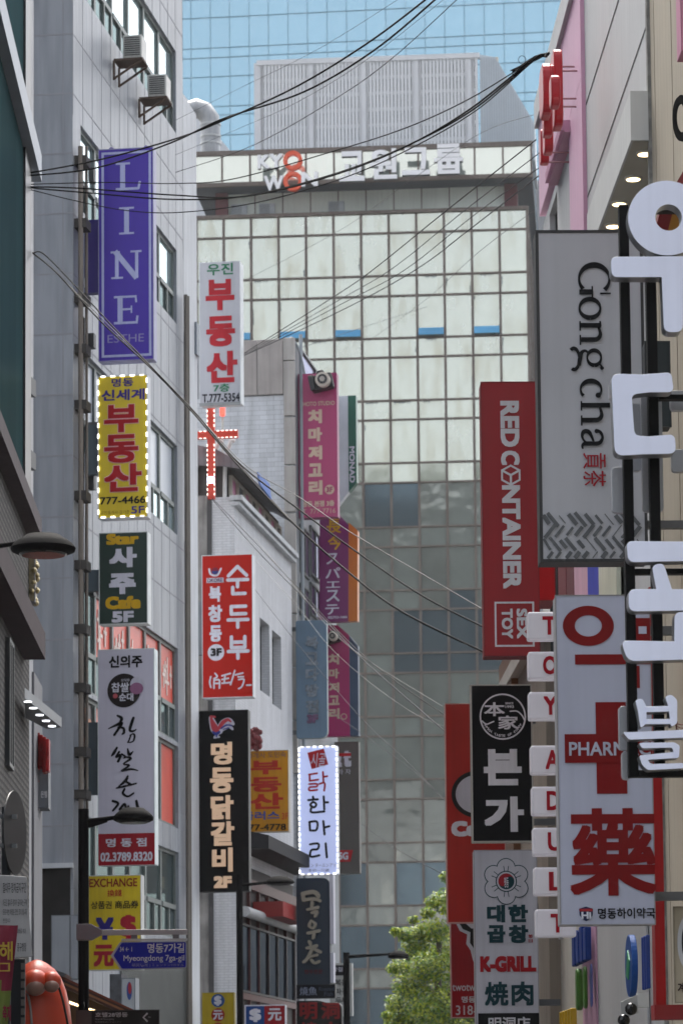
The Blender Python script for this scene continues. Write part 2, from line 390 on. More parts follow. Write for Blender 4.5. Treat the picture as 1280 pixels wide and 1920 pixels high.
def wall(fr, x0, x1, z0, z1, holes, m, name='wall', y=0., reveal=.18, back=None, rm=None):
    """flat wall with real openings; back: depth of the building's body behind it"""
    xs = sorted({x0, x1, *[h[0] for h in holes], *[h[1] for h in holes]}); zs = sorted({z0, z1, *[h[2] for h in holes], *[h[3] for h in holes]})
    xs = [x for x in xs if x0 <= x <= x1]; zs = [z for z in zs if z0 <= z <= z1]
    b = MB()
    for i in range(len(xs) - 1):
        for j in range(len(zs) - 1):
            cx, cz = (xs[i] + xs[i + 1]) / 2, (zs[j] + zs[j + 1]) / 2
            if any(h[0] < cx < h[1] and h[2] < cz < h[3] for h in holes): continue
            b.face([(xs[i], y, zs[j]), (xs[i + 1], y, zs[j]), (xs[i + 1], y, zs[j + 1]), (xs[i], y, zs[j + 1])])
    for h in holes:
        a, c, d, e = max(h[0], x0), min(h[1], x1), max(h[2], z0), min(h[3], z1); q = y + reveal
        b.face([(a, y, d), (a, q, d), (c, q, d), (c, y, d)]); b.face([(a, y, e), (c, y, e), (c, q, e), (a, q, e)])
        b.face([(a, y, d), (a, y, e), (a, q, e), (a, q, d)]); b.face([(c, y, d), (c, q, d), (c, q, e), (c, y, e)])
    if back:
        q = y + back
        b.face([(x0, y, z0), (x0, y, z1), (x0, q, z1), (x0, q, z0)]); b.face([(x1, y, z0), (x1, q, z0), (x1, q, z1), (x1, y, z1)])
        b.face([(x0, q, z0), (x0, q, z1), (x1, q, z1), (x1, q, z0)]); b.face([(x0, y, z1), (x1, y, z1), (x1, q, z1), (x0, q, z1)])
    return b.build(name, m, fr.root)
def window(fr, x0, x1, z0, z1, fm, gm, nv=1, trans=None, y=.1, bar=.05, name='window', parent=None, tilt=.004):
    """framed window with its panes as a sub-part"""
    f = MB(); f.box(x0, x0 + bar, y - .05, y + .04, z0, z1); f.box(x1 - bar, x1, y - .05, y + .04, z0, z1)
    f.box(x0 + bar, x1 - bar, y - .05, y + .04, z0, z0 + bar); f.box(x0 + bar, x1 - bar, y - .05, y + .04, z1 - bar, z1)
    xs = [x0 + (x1 - x0) * k / nv for k in range(nv + 1)]
    for x in xs[1:-1]: f.box(x - bar / 2, x + bar / 2, y - .045, y + .04, z0 + bar, z1 - bar)
    zs = [z0, z1]
    if trans: f.box(x0 + bar, x1 - bar, y - .04, y + .035, trans - bar / 2, trans + bar / 2); zs = [z0, trans, z1]
    o = f.build(name, fm, parent or fr.root)
    g = MB()
    for i in range(len(xs) - 1):
        for j in range(len(zs) - 1):
            t = [rnd.uniform(-tilt, tilt) for _ in range(3)]
            g.face([(xs[i], y + t[0], zs[j]), (xs[i + 1], y + t[1], zs[j]), (xs[i + 1], y + t[1] + t[2], zs[j + 1]), (xs[i], y + t[0] + t[2], zs[j + 1])])
    g.build('pane', gm, o); return o

# ================================================================ the setting
FAR, NEAR = math.atan(.153), math.atan(-.0233)      # heading of the far and the near stretch of street, clockwise from +Y
SF, SN = -FAR, -NEAR                                 # yaw of boards square to each stretch
def ground_at(p): return (p[0], p[1], 0)

b = MB(); b.face([(-900, -900, 0), (900, -900, 0), (900, 2500, 0), (-900, 2500, 0)])
tag(b.build('ground', mat('454443', rough=.9, scale=.3, bump=.2)), kind='structure')
b = MB(); b.face([(-3.2, -60, .004), (3.2, -60, .004), (2.2, 55, .004), (15, 150, .004), (9, 150, .004), (-4, 58, .004)])
tag(b.build('road', mat('3c3c3e', rough=.85, scale=1.2, bump=.3)), kind='structure')
for s in (-1, 1):
    b = MB(); b.box(s * 3.22, s * 3.9, -60, 26, 0, .13)
    tag(b.build('pavement', mat('6a6763', rough=.85, scale=2, bump=.2)), kind='structure')

concrete = mat('8e9093', rough=.75, scale=.8, streak=.25, bump=.1)
frame_grey = paint('565c5c'); frame_dark = paint('2c3234')

# ---------------------------------------------------------------- blue glass tower at the back
TW = Frame('glass_tower', (*P(700, 300, 265).xy, 0), SF + R(2), 'tall blue glass tower filling the top of the view behind the office block', 'building')
X0, X1 = TW.hit(250, 150)[0], TW.hit(1150, 150)[0]
cw = 38 * 265 / FPX; H0 = TW.hit(700, 280)[1] - 25
ys = [-76, -18, 0, 35, 92, 110, 146, 202, 218, 256, 312, 328, 366]
zs = sorted(TW.hit(360, y)[1] for y in ys)
ztop = zs[-1]; zb = zs[0]
wall(TW, X0, X1, 0, zb, [], concrete, back=30)
b = MB(); b.box(X0, X1, .3, 30, zb, ztop + 60); b.build('core', mat('3a5560', rough=.6), TW.root)
tg = glass('7cacc0', refl=.6, tint='a6c6d4', rough=.03, var=.16, wob=.06)
nx = int((X1 - X0) / cw)
for j in range(len(zs) - 1):
    b = MB()
    for i in range(nx):
        a, c = X0 + i * cw, X0 + (i + 1) * cw; t = [rnd.uniform(-.006, .006) for _ in range(3)]
        b.face([(a, t[0], zs[j]), (c, t[1], zs[j]), (c, t[1] + t[2], zs[j + 1]), (a, t[0] + t[2], zs[j + 1])])
    b.build('window_band', tg, TW.root)
b = MB()
for i in range(nx + 1): b.box(X0 + i * cw - .025, X0 + i * cw + .025, -.05, .1, zb, ztop)
for z in zs: b.box(X0, X1, -.045, .1, z - .035, z + .035)
b.build('mullion_grid', paint('6d94a6'), TW.root)

# ---------------------------------------------------------------- office block with mirrored grid facade and roof lettering
KY = 180.0
KW = Frame('office_block', (*P(990, 600, KY).xy, 0), R(-4.6), 'grid fronted office block with rust stained mirror panes closing the street', 'building')
h = KW.hit
xl, xr = h(369, 600)[0], 0.0; cw = (xr - xl) / 12
rows = [402, 440, 520, 558, 637, 673, 754, 790, 871, 908, 991, 1028]
while rows[-1] < 2020: rows += [rows[-1] + 81.5, rows[-1] + 118]
zr = [h(640, y)[1] for y in rows]; zr = [z for z in zr if z > .5] + [0.3]
ztop = zr[0]
D = 20
b = MB(); b.box(xl + .02, xr - .02, .35, D, 0, ztop - .02); b.build('core', mat('4a4f4c', rough=.7), KW.root)
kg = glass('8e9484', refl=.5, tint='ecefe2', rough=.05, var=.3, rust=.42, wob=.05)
kg2 = glass('565e5b', refl=.26, tint='d4d4c8', rough=.06, var=.5, rust=.1, wob=.5)  # darker glass for the lower rows: their darker reflection is put into the colour
kdark = glass('2a363c', refl=.22, tint='8fa6b0', rough=.05, var=.4)
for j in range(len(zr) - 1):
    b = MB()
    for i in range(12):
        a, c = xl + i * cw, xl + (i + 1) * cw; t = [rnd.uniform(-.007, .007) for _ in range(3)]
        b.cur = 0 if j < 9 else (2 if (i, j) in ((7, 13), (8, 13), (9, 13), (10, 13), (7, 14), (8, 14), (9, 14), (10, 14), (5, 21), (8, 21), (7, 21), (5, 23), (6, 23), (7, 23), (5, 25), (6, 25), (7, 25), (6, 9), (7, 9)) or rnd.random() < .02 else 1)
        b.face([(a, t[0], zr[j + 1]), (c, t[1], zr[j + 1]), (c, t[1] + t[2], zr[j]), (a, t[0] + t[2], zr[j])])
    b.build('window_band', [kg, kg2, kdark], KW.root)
km = mat('6b6058', rough=.6, var=.15, scale=.6, streak=.3)
b = MB()
for i in range(13): b.box(xl + i * cw - .07, xl + i * cw + .07, -.1, .3, 0, ztop)
for z in zr[1:]: b.box(xl, xr, -.09, .3, z - .055, z + .055)
b.box(xl - .1, xr + .1, -.15, .5, ztop - .06, ztop + .14)
b.build('mullion_grid', km, KW.root)
b = MB()      # the flank facing the street's right side
for j in range(len(zr) - 1):
    for i in range(10):
        t = rnd.uniform(-.02, .02); b.face([(xr + t, .3 + i * 1.9, zr[j + 1]), (xr - t, .3 + (i + 1) * 1.9, zr[j + 1]), (xr - t, .3 + (i + 1) * 1.9, zr[j]), (xr + t, .3 + i * 1.9, zr[j])])
b.build('side_glazing', glass('2a4a5c', refl=.75, tint='9db8c8', rough=.05), KW.root)
b = MB()
for i in range(11): b.box(xr, xr + .08, .25 + i * 1.9, .33 + i * 1.9, 0, ztop)
for z in zr: b.box(xr, xr + .07, .3, D, z - .05, z + .05)
b.build('side_mullions', km, KW.root)
for (pa, pb) in ((458, 470), (524, 573), (627, 678), (787, 834), (890, 942)):
    i = round((h((pa + pb) / 2, 625)[0] - xl) / cw - .5); a, c = xl + i * cw + .08, xl + (i + 1) * cw - .08
    z0 = zr[4] + .06; z1 = z0 + .5
    b = MB(); b.face([(a, -.45, z0), (c, -.45, z0), (c, -.04, z1), (a, -.04, z1)]); b.face([(a, -.45, z0), (a, -.04, z1), (a, -.04, z0)]); b.face([(c, -.45, z0), (c, -.04, z0), (c, -.04, z1)])
    b.build('vent_window', glass('5fb0e0', refl=.4, tint='9fd0f4', rough=.03), KW.root)  # blue of the reflected sky is put into the glass colour
# recessed storey
zrec0, zrec1 = ztop + .1, h(640, 345)[1] + .3
pw = MB(); pw.box(h(428, 400, 1.2)[0], h(945, 390, 1.2)[0], 1.2, 16, ztop, zrec1); pw.build('recessed_storey', mat('d8e0d8', rough=.5, var=.06, scale=.4, streak=.1), KW.root)
b = MB()
for px in range(478, 940, 52): b.box(h(px, 390, 1.15)[0] - .03, h(px, 390, 1.15)[0] + .03, 1.17, 1.2, ztop, zrec1)
b.build('panel_joint', km, KW.root)
for (pa, pb) in ((404, 427), (945, 969)):
    b = MB(); b.box(h(pa, 385, .8)[0], h(pb, 385, .8)[0], .8, 3.0, ztop + .14, zrec1); b.build('pillar', mat('5e2a30', rough=.6), KW.root)
# roof band carrying the letters
zb0, zb1 = h(640, 347)[1], h(640, 283)[1]
b = MB(); b.box(xl - .1, xr + .35, -.4, D + 1, zb0, zb1); o = b.build('roof_band', mat('3a4450', rough=.6), KW.root)
b = MB(); zz = [zb0 + .25, zb1 - .2]
for i in range(12):
    a = xl - .05 + i * (xr - xl + .35) / 12; c = xl - .05 + (i + 1) * (xr - xl + .35) / 12; t = rnd.uniform(-.012, .012)
    b.face([(a, -.42 + t, zz[0]), (c, -.42 - t, zz[0]), (c, -.42 - t, zz[1]), (a, -.42 + t, zz[1])])
b.build('band_glazing', glass('b8c8c0', refl=.6, tint='f0ecdc', rough=.08, var=.1), KW.root)
b = MB(); b.cur = 0
for i in range(13):
    a = xl - .05 + i * (xr - xl + .35) / 12; b.box(a - .05, a + .05, -.5, -.38, zb0, zb1)
b.box(xl - .15, xr + .4, -.52, -.36, zb1 - .2, zb1 + .08); b.box(xl - .15, xr + .4, -.52, -.36, zb0 - .02, zb0 + .22)
b.build('band_frame', km, KW.root)
b = MB(); b.face([(xr + .37, 0, zb0 + .3), (xr + .37, D, zb0 + .3), (xr + .37, D, zb1 - .2), (xr + .37, 0, zb1 - .2)]); b.build('side_glazing', glass('2a4a5c', refl=.7, tint='9db8c8', rough=.05), KW.root)
# louvred plant screen on the roof
lx0, lx1 = h(485, 200, 3)[0], h(893, 190, 3)[0]; lz1 = h(690, 112, 3)[1]
grey_l = mat('d6d8da', rough=.5, var=.05, scale=.5)
sl = MB(); n = 62
for i in range(n + 1):
    x = lx0 + (lx1 - lx0) * i / n; wd = .085 if i % 15 else .26; sl.box(x - wd, x + wd, 2.9, 3.15, zb1, lz1)
for k in range(7):
    z = zb1 + (lz1 - zb1) * (k + .5) / 6.6; sl.box(lx0, lx1, 3.0, 3.17, z - .09, z + .09)
sl.box(lx0 - .1, lx1 + .2, 2.85, 3.2, lz1 - .15, lz1 + .15)
scr = sl.build('louvre_screen', grey_l, KW.root)
b = MB(); b.box(lx0, lx1, 3.3, 3.6, zb1, lz1 - .1); b.build('screen_back', mat('3c4044', rough=.8), scr)
b = MB()
wx = h(1002, 240, 3)[0]; zq = h(1000, 232, 3)[1]
b.prism([(lx1 + .2, zb1), (wx, zb1), (wx, zq), (h(928, 112, 3)[0], lz1 - .1), (lx1 + .2, lz1 + .1)], 3.05, 9)
b.build('screen_wing', mat('c6ced4', rough=.5, streak=.12, scale=.4), KW.root)
b = MB()
for i in range(22):
    f = (i + .5) / 22; x = lx1 + .25 + (wx - lx1 - .3) * f; zt = lz1 - (lz1 - zq) * max(0, (x - h(928, 112, 3)[0]) / (wx - h(928, 112, 3)[0])) - .1
    b.box(x - .02, x + .02, 3.0, 3.05, zb1, zt)
b.build('wing_ribs', mat('b2bac0', rough=.5), KW.root)
b = MB(); p0 = h(926, 150, 6); p1 = h(930, 108, 6); b.tube([(p0[0], 6, p0[1] - 2), (p1[0], 6, p1[1])], .12); b.build('roof_mast', paint('b9b0a0'), KW.root)
for (pa, pt, pb_) in ((433, 388, 409), (485, 386, 407), (615, 374, 403)):
    f2 = Frame('air_conditioner', KW.world(h(pa + 14, 400, 1.0)[0], 1.0, ztop + .14), R(-4.6), 'grey outdoor unit on the office block terrace, %s of three' % {433: 'leftmost', 485: 'middle', 615: 'rightmost'}[pa], 'air conditioner', 'outdoor units on the office block terrace')
    b = MB(); b.box(-.42, .5, 0, .7, 0, .95); b.build('casing', paint('b4bbc0'), f2.root, bevel=.02)
    b = MB()
    for k in range(8): b.box(-.38, .2, -.02, 0, .12 + k * .1, .16 + k * .1)
    b.build('grille', paint('5c6468'), f2.root)
# torn mirror film: ragged dark slivers beside the mullions and below some transoms
b = MB()
for _ in range(34):
    i = rnd.randrange(1, 12); j = rnd.choice((1, 2, 3, 4, 5, 6, 7)); x = xl + i * cw + rnd.choice((-.09, .09)); z0, z1 = zr[j + 1], zr[j]; n_ = rnd.randrange(2, 9); z = rnd.uniform(z0, z1)
    for q in range(n_):
        hh = rnd.uniform(.08, .22); w_ = rnd.uniform(.02, .09); s = 1 if x > xl + i * cw else -1
        b.face([(x, -.02, z), (x + s * w_, -.02, z + hh * .3), (x + s * w_ * .6, -.02, z + hh), (x, -.02, z + hh * .9)]); z += hh * rnd.uniform(.8, 1.3)
        if z > z1 - .2: break
for _ in range(16):
    i = rnd.randrange(0, 12); j = rnd.choice((2, 4, 6)); x = xl + i * cw + rnd.uniform(.15, .6); z = zr[j] - .08
    for q in range(rnd.randrange(3, 8)):
        w_ = rnd.uniform(.05, .13); b.face([(x, -.02, z), (x + w_ * .5, -.02, z - rnd.uniform(.05, .16)), (x + w_, -.02, z)]); x += w_ * 1.3
        if x > xl + (i + 1) * cw - .2: break
b.build('torn_film', mat('46525a', rough=.5), KW.root)
# raised letters
RL = Sign('roof_lettering', (485, 280, 868, 356), KY - .8, R(-4.6), .1, 'white and orange raised roof lettering on the office block', None, cat='sign', group=None)
wl = mat('f2f2f4', rough=.4, var=.03); wls = mat('7c8288', rough=.5); orr = mat('e0522c', rough=.5, var=.03)  # wls: grey letter sides, their side shading put into the colour
for tx, q in (('K', (484, 287, 507, 313)), ('Y', (506, 286, 532, 312)), ('W', (496, 327, 532, 355)), ('N', (566, 322, 597, 349))):
    RL.t(tx, *q, wl, .035, name='letter', depth=.3, side=wls)
for cy in (299, 338):
    b = MB()
    for k in range(36):
        a0, a1 = 2 * math.pi * k / 36, 2 * math.pi * (k + 1) / 36
        for (r0, r1) in ((18, 10.5),):
            pts = [(RL.fx(550 + r0 * math.cos(a0)), RL.fz(cy - r0 * math.sin(a0))), (RL.fx(550 + r0 * math.cos(a1)), RL.fz(cy - r0 * math.sin(a1))), (RL.fx(550 + r1 * math.cos(a1)), RL.fz(cy - r1 * math.sin(a1))), (RL.fx(550 + r1 * math.cos(a0)), RL.fz(cy - r1 * math.sin(a0)))]
            b.prism(pts, -.3, 0)
    b.build('letter', orr, RL.root)
for ch, q in (('교', (637, 286, 684, 342)), ('원', (694, 283, 745, 340)), ('그', (754, 283, 806, 334)), ('룹', (814, 278, 868, 334))):
    RL.t(ch, *q, wl, .03, name='letter', depth=.3, side=wls)

# ---------------------------------------------------------------- things between the office block and the left row
WT = Frame('white_building', (*P(412, 300, 215).xy, 0), SF, 'white building with sloping roof edge behind the left end of the office block', 'building')
b = MB(); b.prism([(WT.hit(300, 120)[0], 0), (WT.hit(300, 120)[0], WT.hit(300, 110)[1]), (WT.hit(345, 178)[0], WT.hit(345, 178)[1]), (WT.hit(446, 300)[0], WT.hit(446, 300)[1]), (WT.hit(446, 300)[0], 0)], 0, 12)
b.build('wall', mat('cfd2d6', rough=.7, streak=.2, scale=.4), WT.root)
DU = Frame('vent_duct', (*P(392, 230, 195).xy, P(392, 282, 195).z), SF, 'silver curved roof duct left of the office block roof band', 'duct')
k = 195 / FPX
b = MB(); b.tube([(.1, 0, -.3), (.1, 0, 40 * k), (.05, 0, 62 * k), (-.3, 0, 78 * k), (-.75, 0, 84 * k), (-1.2, 0, 80 * k)], .62, n=16); b.build('pipe', mat('9ea0a2', rough=.45, metal=.3, var=.15, scale=2, streak=.2), DU.root, smooth=True)
for z in (12, 26, 50):
    b = MB(); b.lathe((.1, 0, z * k), [(.66, -.05), (.66, .05)], 18); b.build('collar', mat('b4b5b4', rough=.4, metal=.3), DU.root)

# ---------------------------------------------------------------- white panelled building, left row
Y0 = 60.0
cz = P(137, 960, Y0)
WB = Frame('panelled_building', (cz.x, cz.y, 0), math.pi / 2 - FAR, 'pale grey panelled building with window bands behind the hanging signs', 'building')
WF = Frame('panelled_front', (cz.x, cz.y, 0), SF); bpy.data.objects.remove(WF.root)
h = WB.hit
xe = h(346, 960)[0]; zT = 31
dz = WF.hit(110, 176)[1] - WF.hit(110, 288)[1]; zj = WF.hit(110, 176)[1]
panel = brick('8b9097', '75777c', bw=xe / 13, bh=dz, msize=.004, var=.07, rough=.42, bump=.05, streak=.3, off=0., zoff=zj % dz)
hx0, hx1 = h(152, 960)[0], h(333, 960)[0]
BANDS = [(97, 250, 200), (468, 606, 552), (834, 1001, 946), (1214, 1390, 1325), (1398, 1552, None), (1597, 1760, 1700)]
holes = []
for (a, c, t) in BANDS: holes.append((hx0, hx1, h(330, c)[1], h(330, a)[1]))
zlow = WF.hit(110, 1622)[1]
for k in range(1, 3): holes.append((hx0, hx1, h(330, 250)[1] + 4.15 * k, h(330, 97)[1] + 4.15 * k))
wall(WB, 0, xe, 0, zT, holes, panel, back=14)
b = MB()      # panel joints, street side and end wall
JZ = [zj + dz * k for k in range(-14, 16) if zj + dz * k > zlow - .1]
for z in JZ:
    if not any(q[2] < z < q[3] for q in holes): b.box(0, xe, -.004, .01, z - .012, z + .012)
    b.box(-.004, .01, 0, 1.6, z - .014, z + .014)
nseam = 13
for i in range(nseam + 1):
    x = .02 + i * (xe - .04) / nseam; prev = 0
    for q in sorted(holes, key=lambda q: q[2]):
        b.box(x - .008, x + .008, -.004, .01, prev, q[2]); prev = q[3]
    b.box(x - .008, x + .008, -.004, .01, prev, zT)
b.box(-.004, .01, .18, .2, zlow, zT)
b.build('seam_lines', mat('83848a', rough=.8), WB.root)
pale_glass = glass('98a8ac', refl=.72, tint='dff0f2', rough=.05, var=.2, wob=.1)
dim_glass = glass('2d3a3c', refl=.3, tint='a8c0c0', rough=.05, var=.3, wob=.1, spec=.1)
frost = mat('a8b0ba', rough=.3, var=.06); orange = mat('c8402a', rough=.4, var=.08); food = mat('3a3034', rough=.4, var=.5, scale=5)
wframe = paint('626a68')
nW = 6
for bi, (q, (a, c, t)) in enumerate(zip(holes, BANDS)):
    for i in range(nW):
        xa, xb = q[0] + (q[1] - q[0]) * i / nW, q[0] + (q[1] - q[0]) * (i + 1) / nW
        gm = pale_glass if bi in (0, 1) else (frost if bi == 2 else (orange if bi == 3 and i >= 1 else (orange if bi == 4 and i % 2 else (food if bi == 4 else dim_glass))))
        zt = h(330, t)[1] if t else None
        w_ = window(WB, xa, xb, q[2], q[3], wframe, gm, 1, None, y=.12, bar=.07)
        if zt:      # lower lights with their own small panes
            f = MB(); f.box(xa + .07, xb - .07, .05, .16, zt - .05, zt + .05)
            xm = (xa + xb) / 2; f.box(xm - .04, xm + .04, .05, .16, q[2] + .07, zt - .05); f.build('transom', wframe, w_)
            g = MB(); g.face([(xa + .07, .1, q[2] + .07), (xb - .07, .1, q[2] + .07), (xb - .07, .1, zt - .05), (xa + .07, .1, zt - .05)]); g.build('pane', dim_glass if bi != 2 else pale_glass, w_)
        if bi == 3 and i >= 1:    # lettering printed on the orange window film
            s_ = MB()
            for kk in range(3 + i % 3):
                xx = xa + .2 + rnd.random() * (xb - xa - .5); zz = (zt or q[2]) + .3 + rnd.random() * (q[3] - (zt or q[2]) - .8)
                s_.box(xx, xx + .12 + rnd.random() * .25, .1, .112, zz, zz + .07); s_.box(xx + .1, xx + .17, .1, .113, zz - .25, zz + .25)
            s_.build('film_print', mat('d8c8c0', rough=.5), w_)
        if bi == 4 and not i % 2:
            s_ = MB()
            for kk in range(16): s_.ball((xa + .3 + rnd.random() * (xb - xa - .6), .1, q[2] + .3 + rnd.random() * 1.2), (.16, .02, .14), 10, 6)
            s_.build('food_print', mat('a86434', rough=.6, var=.5, scale=6), w_)
for q in holes[6:]:
    for i in range(3): window(WB, q[0] + (q[1] - q[0]) * i / 3, q[0] + (q[1] - q[0]) * (i + 1) / 3, q[2], q[3], wframe, pale_glass, 2, None, y=.12, bar=.07)
b = MB(); b.box(-.006, .02, .05, 1.2, .02, zlow - .06); b.build('recess_shade_sheet', mat('1c1a19', rough=.9, var=.4, scale=3), WB.root)  # flat dark sheet on the wall; the recess shade is only its colour
b = MB(); b.box(-.1, .0, -.02, 1.3, zlow - .06, zlow + .03); b.build('soffit_edge', paint('b5b9be'), WB.root)
for px, r_ in ((152, .05), (163, .03)):
    xq = h(px, 960, -.12)[0]; b = MB(); b.tube([(xq, -.12, .2), (xq, -.12, h(px, 275, -.12)[1])], r_, n=12); b.build('drainpipe', mat('6d655c', rough=.6, streak=.3), WB.root)
for py in (302, 420, 560, 655, 760, 930, 1060, 1180, 1290, 1410, 1490):
    xq = h(153, py, -.12)[0]; z = h(153, py, -.12)[1]; b = MB(); b.box(xq - .09, xq + .3, -.24, 0, z - .09, z + .09); b.build('pipe_clamp', mat('33302d', rough=.7), WB.root)
xq = h(350, 960, -.12)[0]; b = MB(); b.tube([(xq, -.12, .2), (xq, -.12, h(350, 555, -.12)[1])], .045, n=12); b.tube([(xq + .35, -.1, .2), (xq + .35, -.1, h(356, 560, -.1)[1])], .035, n=12); b.build('drainpipe', mat('6c665e', rough=.6, streak=.2), WB.root)
for i, (x_, r_) in enumerate(((.62, .012), (.7, .01), (.86, .014))):
    b = MB(); b.tube(crom([(x_ + .05 * math.sin(k * 1.7 + i), -.05, .3 + k * 2.1) for k in range(9)], 4), r_, n=6); b.build('wall_cable', mat('1c1b1b', rough=.7, spec=.1), WB.root)
for i, py in enumerate((330, 640, 905, 1105, 1420)):
    x_, z_ = h(168, py); b = MB(); b.box(x_ - .1, x_ + .1, -.11, 0, z_ - .14, z_ + .14); b.build('junction_box', mat('4d4f50', rough=.6, streak=.3), WB.root)
# street-level shutters
b = MB(); z0, z1 = 0.2, h(300, 1790)[1]
for i in range(60): b.box(h(225, 1800)[0] + i * .11, h(225, 1800)[0] + i * .11 + .06, -.05, 0, z0, z1)
b.build('shutter', mat('565a58', rough=.6), WB.root)
for i, (px, py) in enumerate(((254, 86), (300, 158))):
    xq, zq = h(px, py + 28, -.45)
    A = Frame('air_conditioner', WB.world(xq, -.45, zq), math.pi / 2 - FAR, ('upper' if i == 0 else 'lower') + ' outdoor unit on a rusty bracket under the panelled building windows', 'air conditioner', 'outdoor units on the panelled building')
    b = MB(); b.box(-.2, .28, -.18, .22, 0, .48); b.build('casing', mat('c4c4c0', rough=.5, streak=.3, var=.12), A.root, bevel=.02)
    b = MB()
    for k_ in range(9): b.box(-.212, -.2, -.14, .18, .05 + k_ * .045, .07 + k_ * .045)
    b.build('grille', paint('3f4243'), A.root)
    b = MB(); b.box(-.22, .3, -.2, .4, -.05, -.005)
    for s in (-.2, .28): b.tube([(s, -.18, -.05), (s, .4, -.42)], .025, n=6); b.tube([(s, .4, -.04), (s, .4, -.44)], .025, n=6)
    b.build('bracket', mat('4a3a30', rough=.8), A.root)

# white wall continuing the row
W2 = Frame('narrow_building', (*WB.world(xe + .02, 0, 0).xy, 0), math.pi / 2 - FAR, 'narrow whitewashed building between the panelled one and the brick one', 'building')
xw = W2.hit(369, 450)[0]
wall(W2, 0, xw, 0, W2.hit(347, 182)[1], [], mat('bfc3c8', rough=.7, streak=.25, scale=.6), back=8)
b = MB(); b.box(xw - .3, xw + .02, -.05, .3, W2.hit(362, 660)[1], W2.hit(362, 600)[1]); b.build('metal_box', paint('77808a'), W2.root)

# ---------------------------------------------------------------- white brick building
Yb = 76.3; pc = P(440, 1000, Yb)
BB = Frame('brick_building', (pc.x, pc.y, 0), math.pi / 2 - FAR, 'white painted brick building with a rooftop awning and narrow windows', 'building')
BF = Frame('brick_front', (pc.x, pc.y, 0), SF); bpy.data.objects.remove(BF.root)
h = BB.hit; xe2 = h(548, 1300)[0]; zroof = BF.hit(420, 932)[1]
wbrick = brick('c2c4c8', 'aeb0b5', bw=.2, bh=.065, msize=.009, var=.06, streak=.22, bump=.25)
zl = h(500, 1640)[1]
hs = []
for (a, c_, t, b_) in ((487, 505, 1165, 1300), (510, 527, 1188, 1325)):
    hs.append((h(a, t)[0], h(c_, t)[0], h((a + c_) / 2, b_)[1], h((a + c_) / 2, t)[1]))
wall(BB, 0, xe2, zl, zroof, hs, wbrick, reveal=.3, back=6)
for q in hs: window(BB, *q, frame_dark, glass('181c20', refl=.3, tint='8090a0'), 1, None, y=.26, bar=.04)
b = MB(); b.box(-.004, .012, BF.hit(440, 1200)[0] * -1, -BF.hit(398, 1200)[0], 0, zroof); b.build('tile_pier', wbrick, BB.root)
b = MB(); b.box(-.02, .05, -BF.hit(398, 1200)[0], -BF.hit(352, 1200)[0] + .4, 0, zroof + .05)
b.build('peeling_wall', mat('8f8d8b', rough=.9, var=.4, scale=1.2, streak=.45, bump=.3), BB.root)
b = MB(); b.box(-.05, 0, -BF.hit(396, 1200)[0] - .03, -BF.hit(390, 1200)[0], 0, zroof); b.build('downpipe', mat('3c3c3e', rough=.7), BB.root)
b = MB(); b.box(-.1, xe2, -.2, .1, zroof - .1, zroof + .02); b.box(-.1, xe2, -.14, .05, zroof - .22, zroof - .14); b.build('roof_ledge', mat('b4b8bc', rough=.7, streak=.3), BB.root)
# rooftop room under a curved dark awning
b = MB(); zrm = zroof + .62
xa = h(440, 930, .3)[0]
b.box(.1, xe2 - .5, .25, 4, zroof + .02, zrm + .2); b.box(-.05, .1, .9, 4, zroof + .02, zrm + .2); room = b.build('rooftop_room', mat('4b4846', rough=.8), BB.root)
for i in range(8):
    x = .3 + i * (xe2 - 1) / 8
    window(BB, x, x + (xe2 - 1) / 8 - .12, zroof + .1, zrm - .02, paint('a39d92'), mat('a05078', rough=.4) if i % 2 == 0 else glass('20242a', .4), 1, None, y=.16, bar=.05, parent=room)
b = MB(); prof = [(1.8, .74), (1.0, .68), (.4, .52), (-.05, .25), (-.24, .06), (-.28, .0)]
for i in range(len(prof) - 1):
    (ya, za), (yb, zb_) = prof[i], prof[i + 1]
    b.face([(-.2, ya, zrm + za), (-.2, yb, zrm + zb_), (xe2 - .3, yb, zrm + zb_), (xe2 - .3, ya, zrm + za)])
    b.face([(-.2, ya, zrm + za - .04), (xe2 - .3, ya, zrm + za - .04), (xe2 - .3, yb, zrm + zb_ - .04), (-.2, yb, zrm + zb_ - .04)])
b.face([(-.2, y, zrm + z) for y, z in prof] + [(-.2, .3, zrm + .1), (-.2, 1.8, zrm + .2)]); b.build('awning', mat('737176', rough=.7, streak=.4, var=.2), BB.root, smooth=True)
b = MB(); x_ = h(478, 880, -.3)[0]; b.prism([(x_, zrm + .2), (x_ + 1.6, zrm + .22), (x_ + 1.9, zrm - .12), (x_ + .3, zrm - .05)], -.38, -.34); b.build('tarpaulin', mat('2c5fb0', rough=.6), BB.root)
for dx in (0, .28):
    b = MB(); p = BF.hit(424, 930); X_ = .05 - dx * .2
    b.tube(crom([(X_, .25 + dx, zroof), (X_, .22 + dx, zroof + .9), (X_ - .05, .05 + dx, zroof + 1.45), (X_ - .2, -.05 + dx, zroof + 1.5), (X_ - .3, -.02 + dx, zroof + 1.3)], 5), .05, n=10); b.build('vent_pipe', paint('c6c8c8'), BB.root, smooth=True)
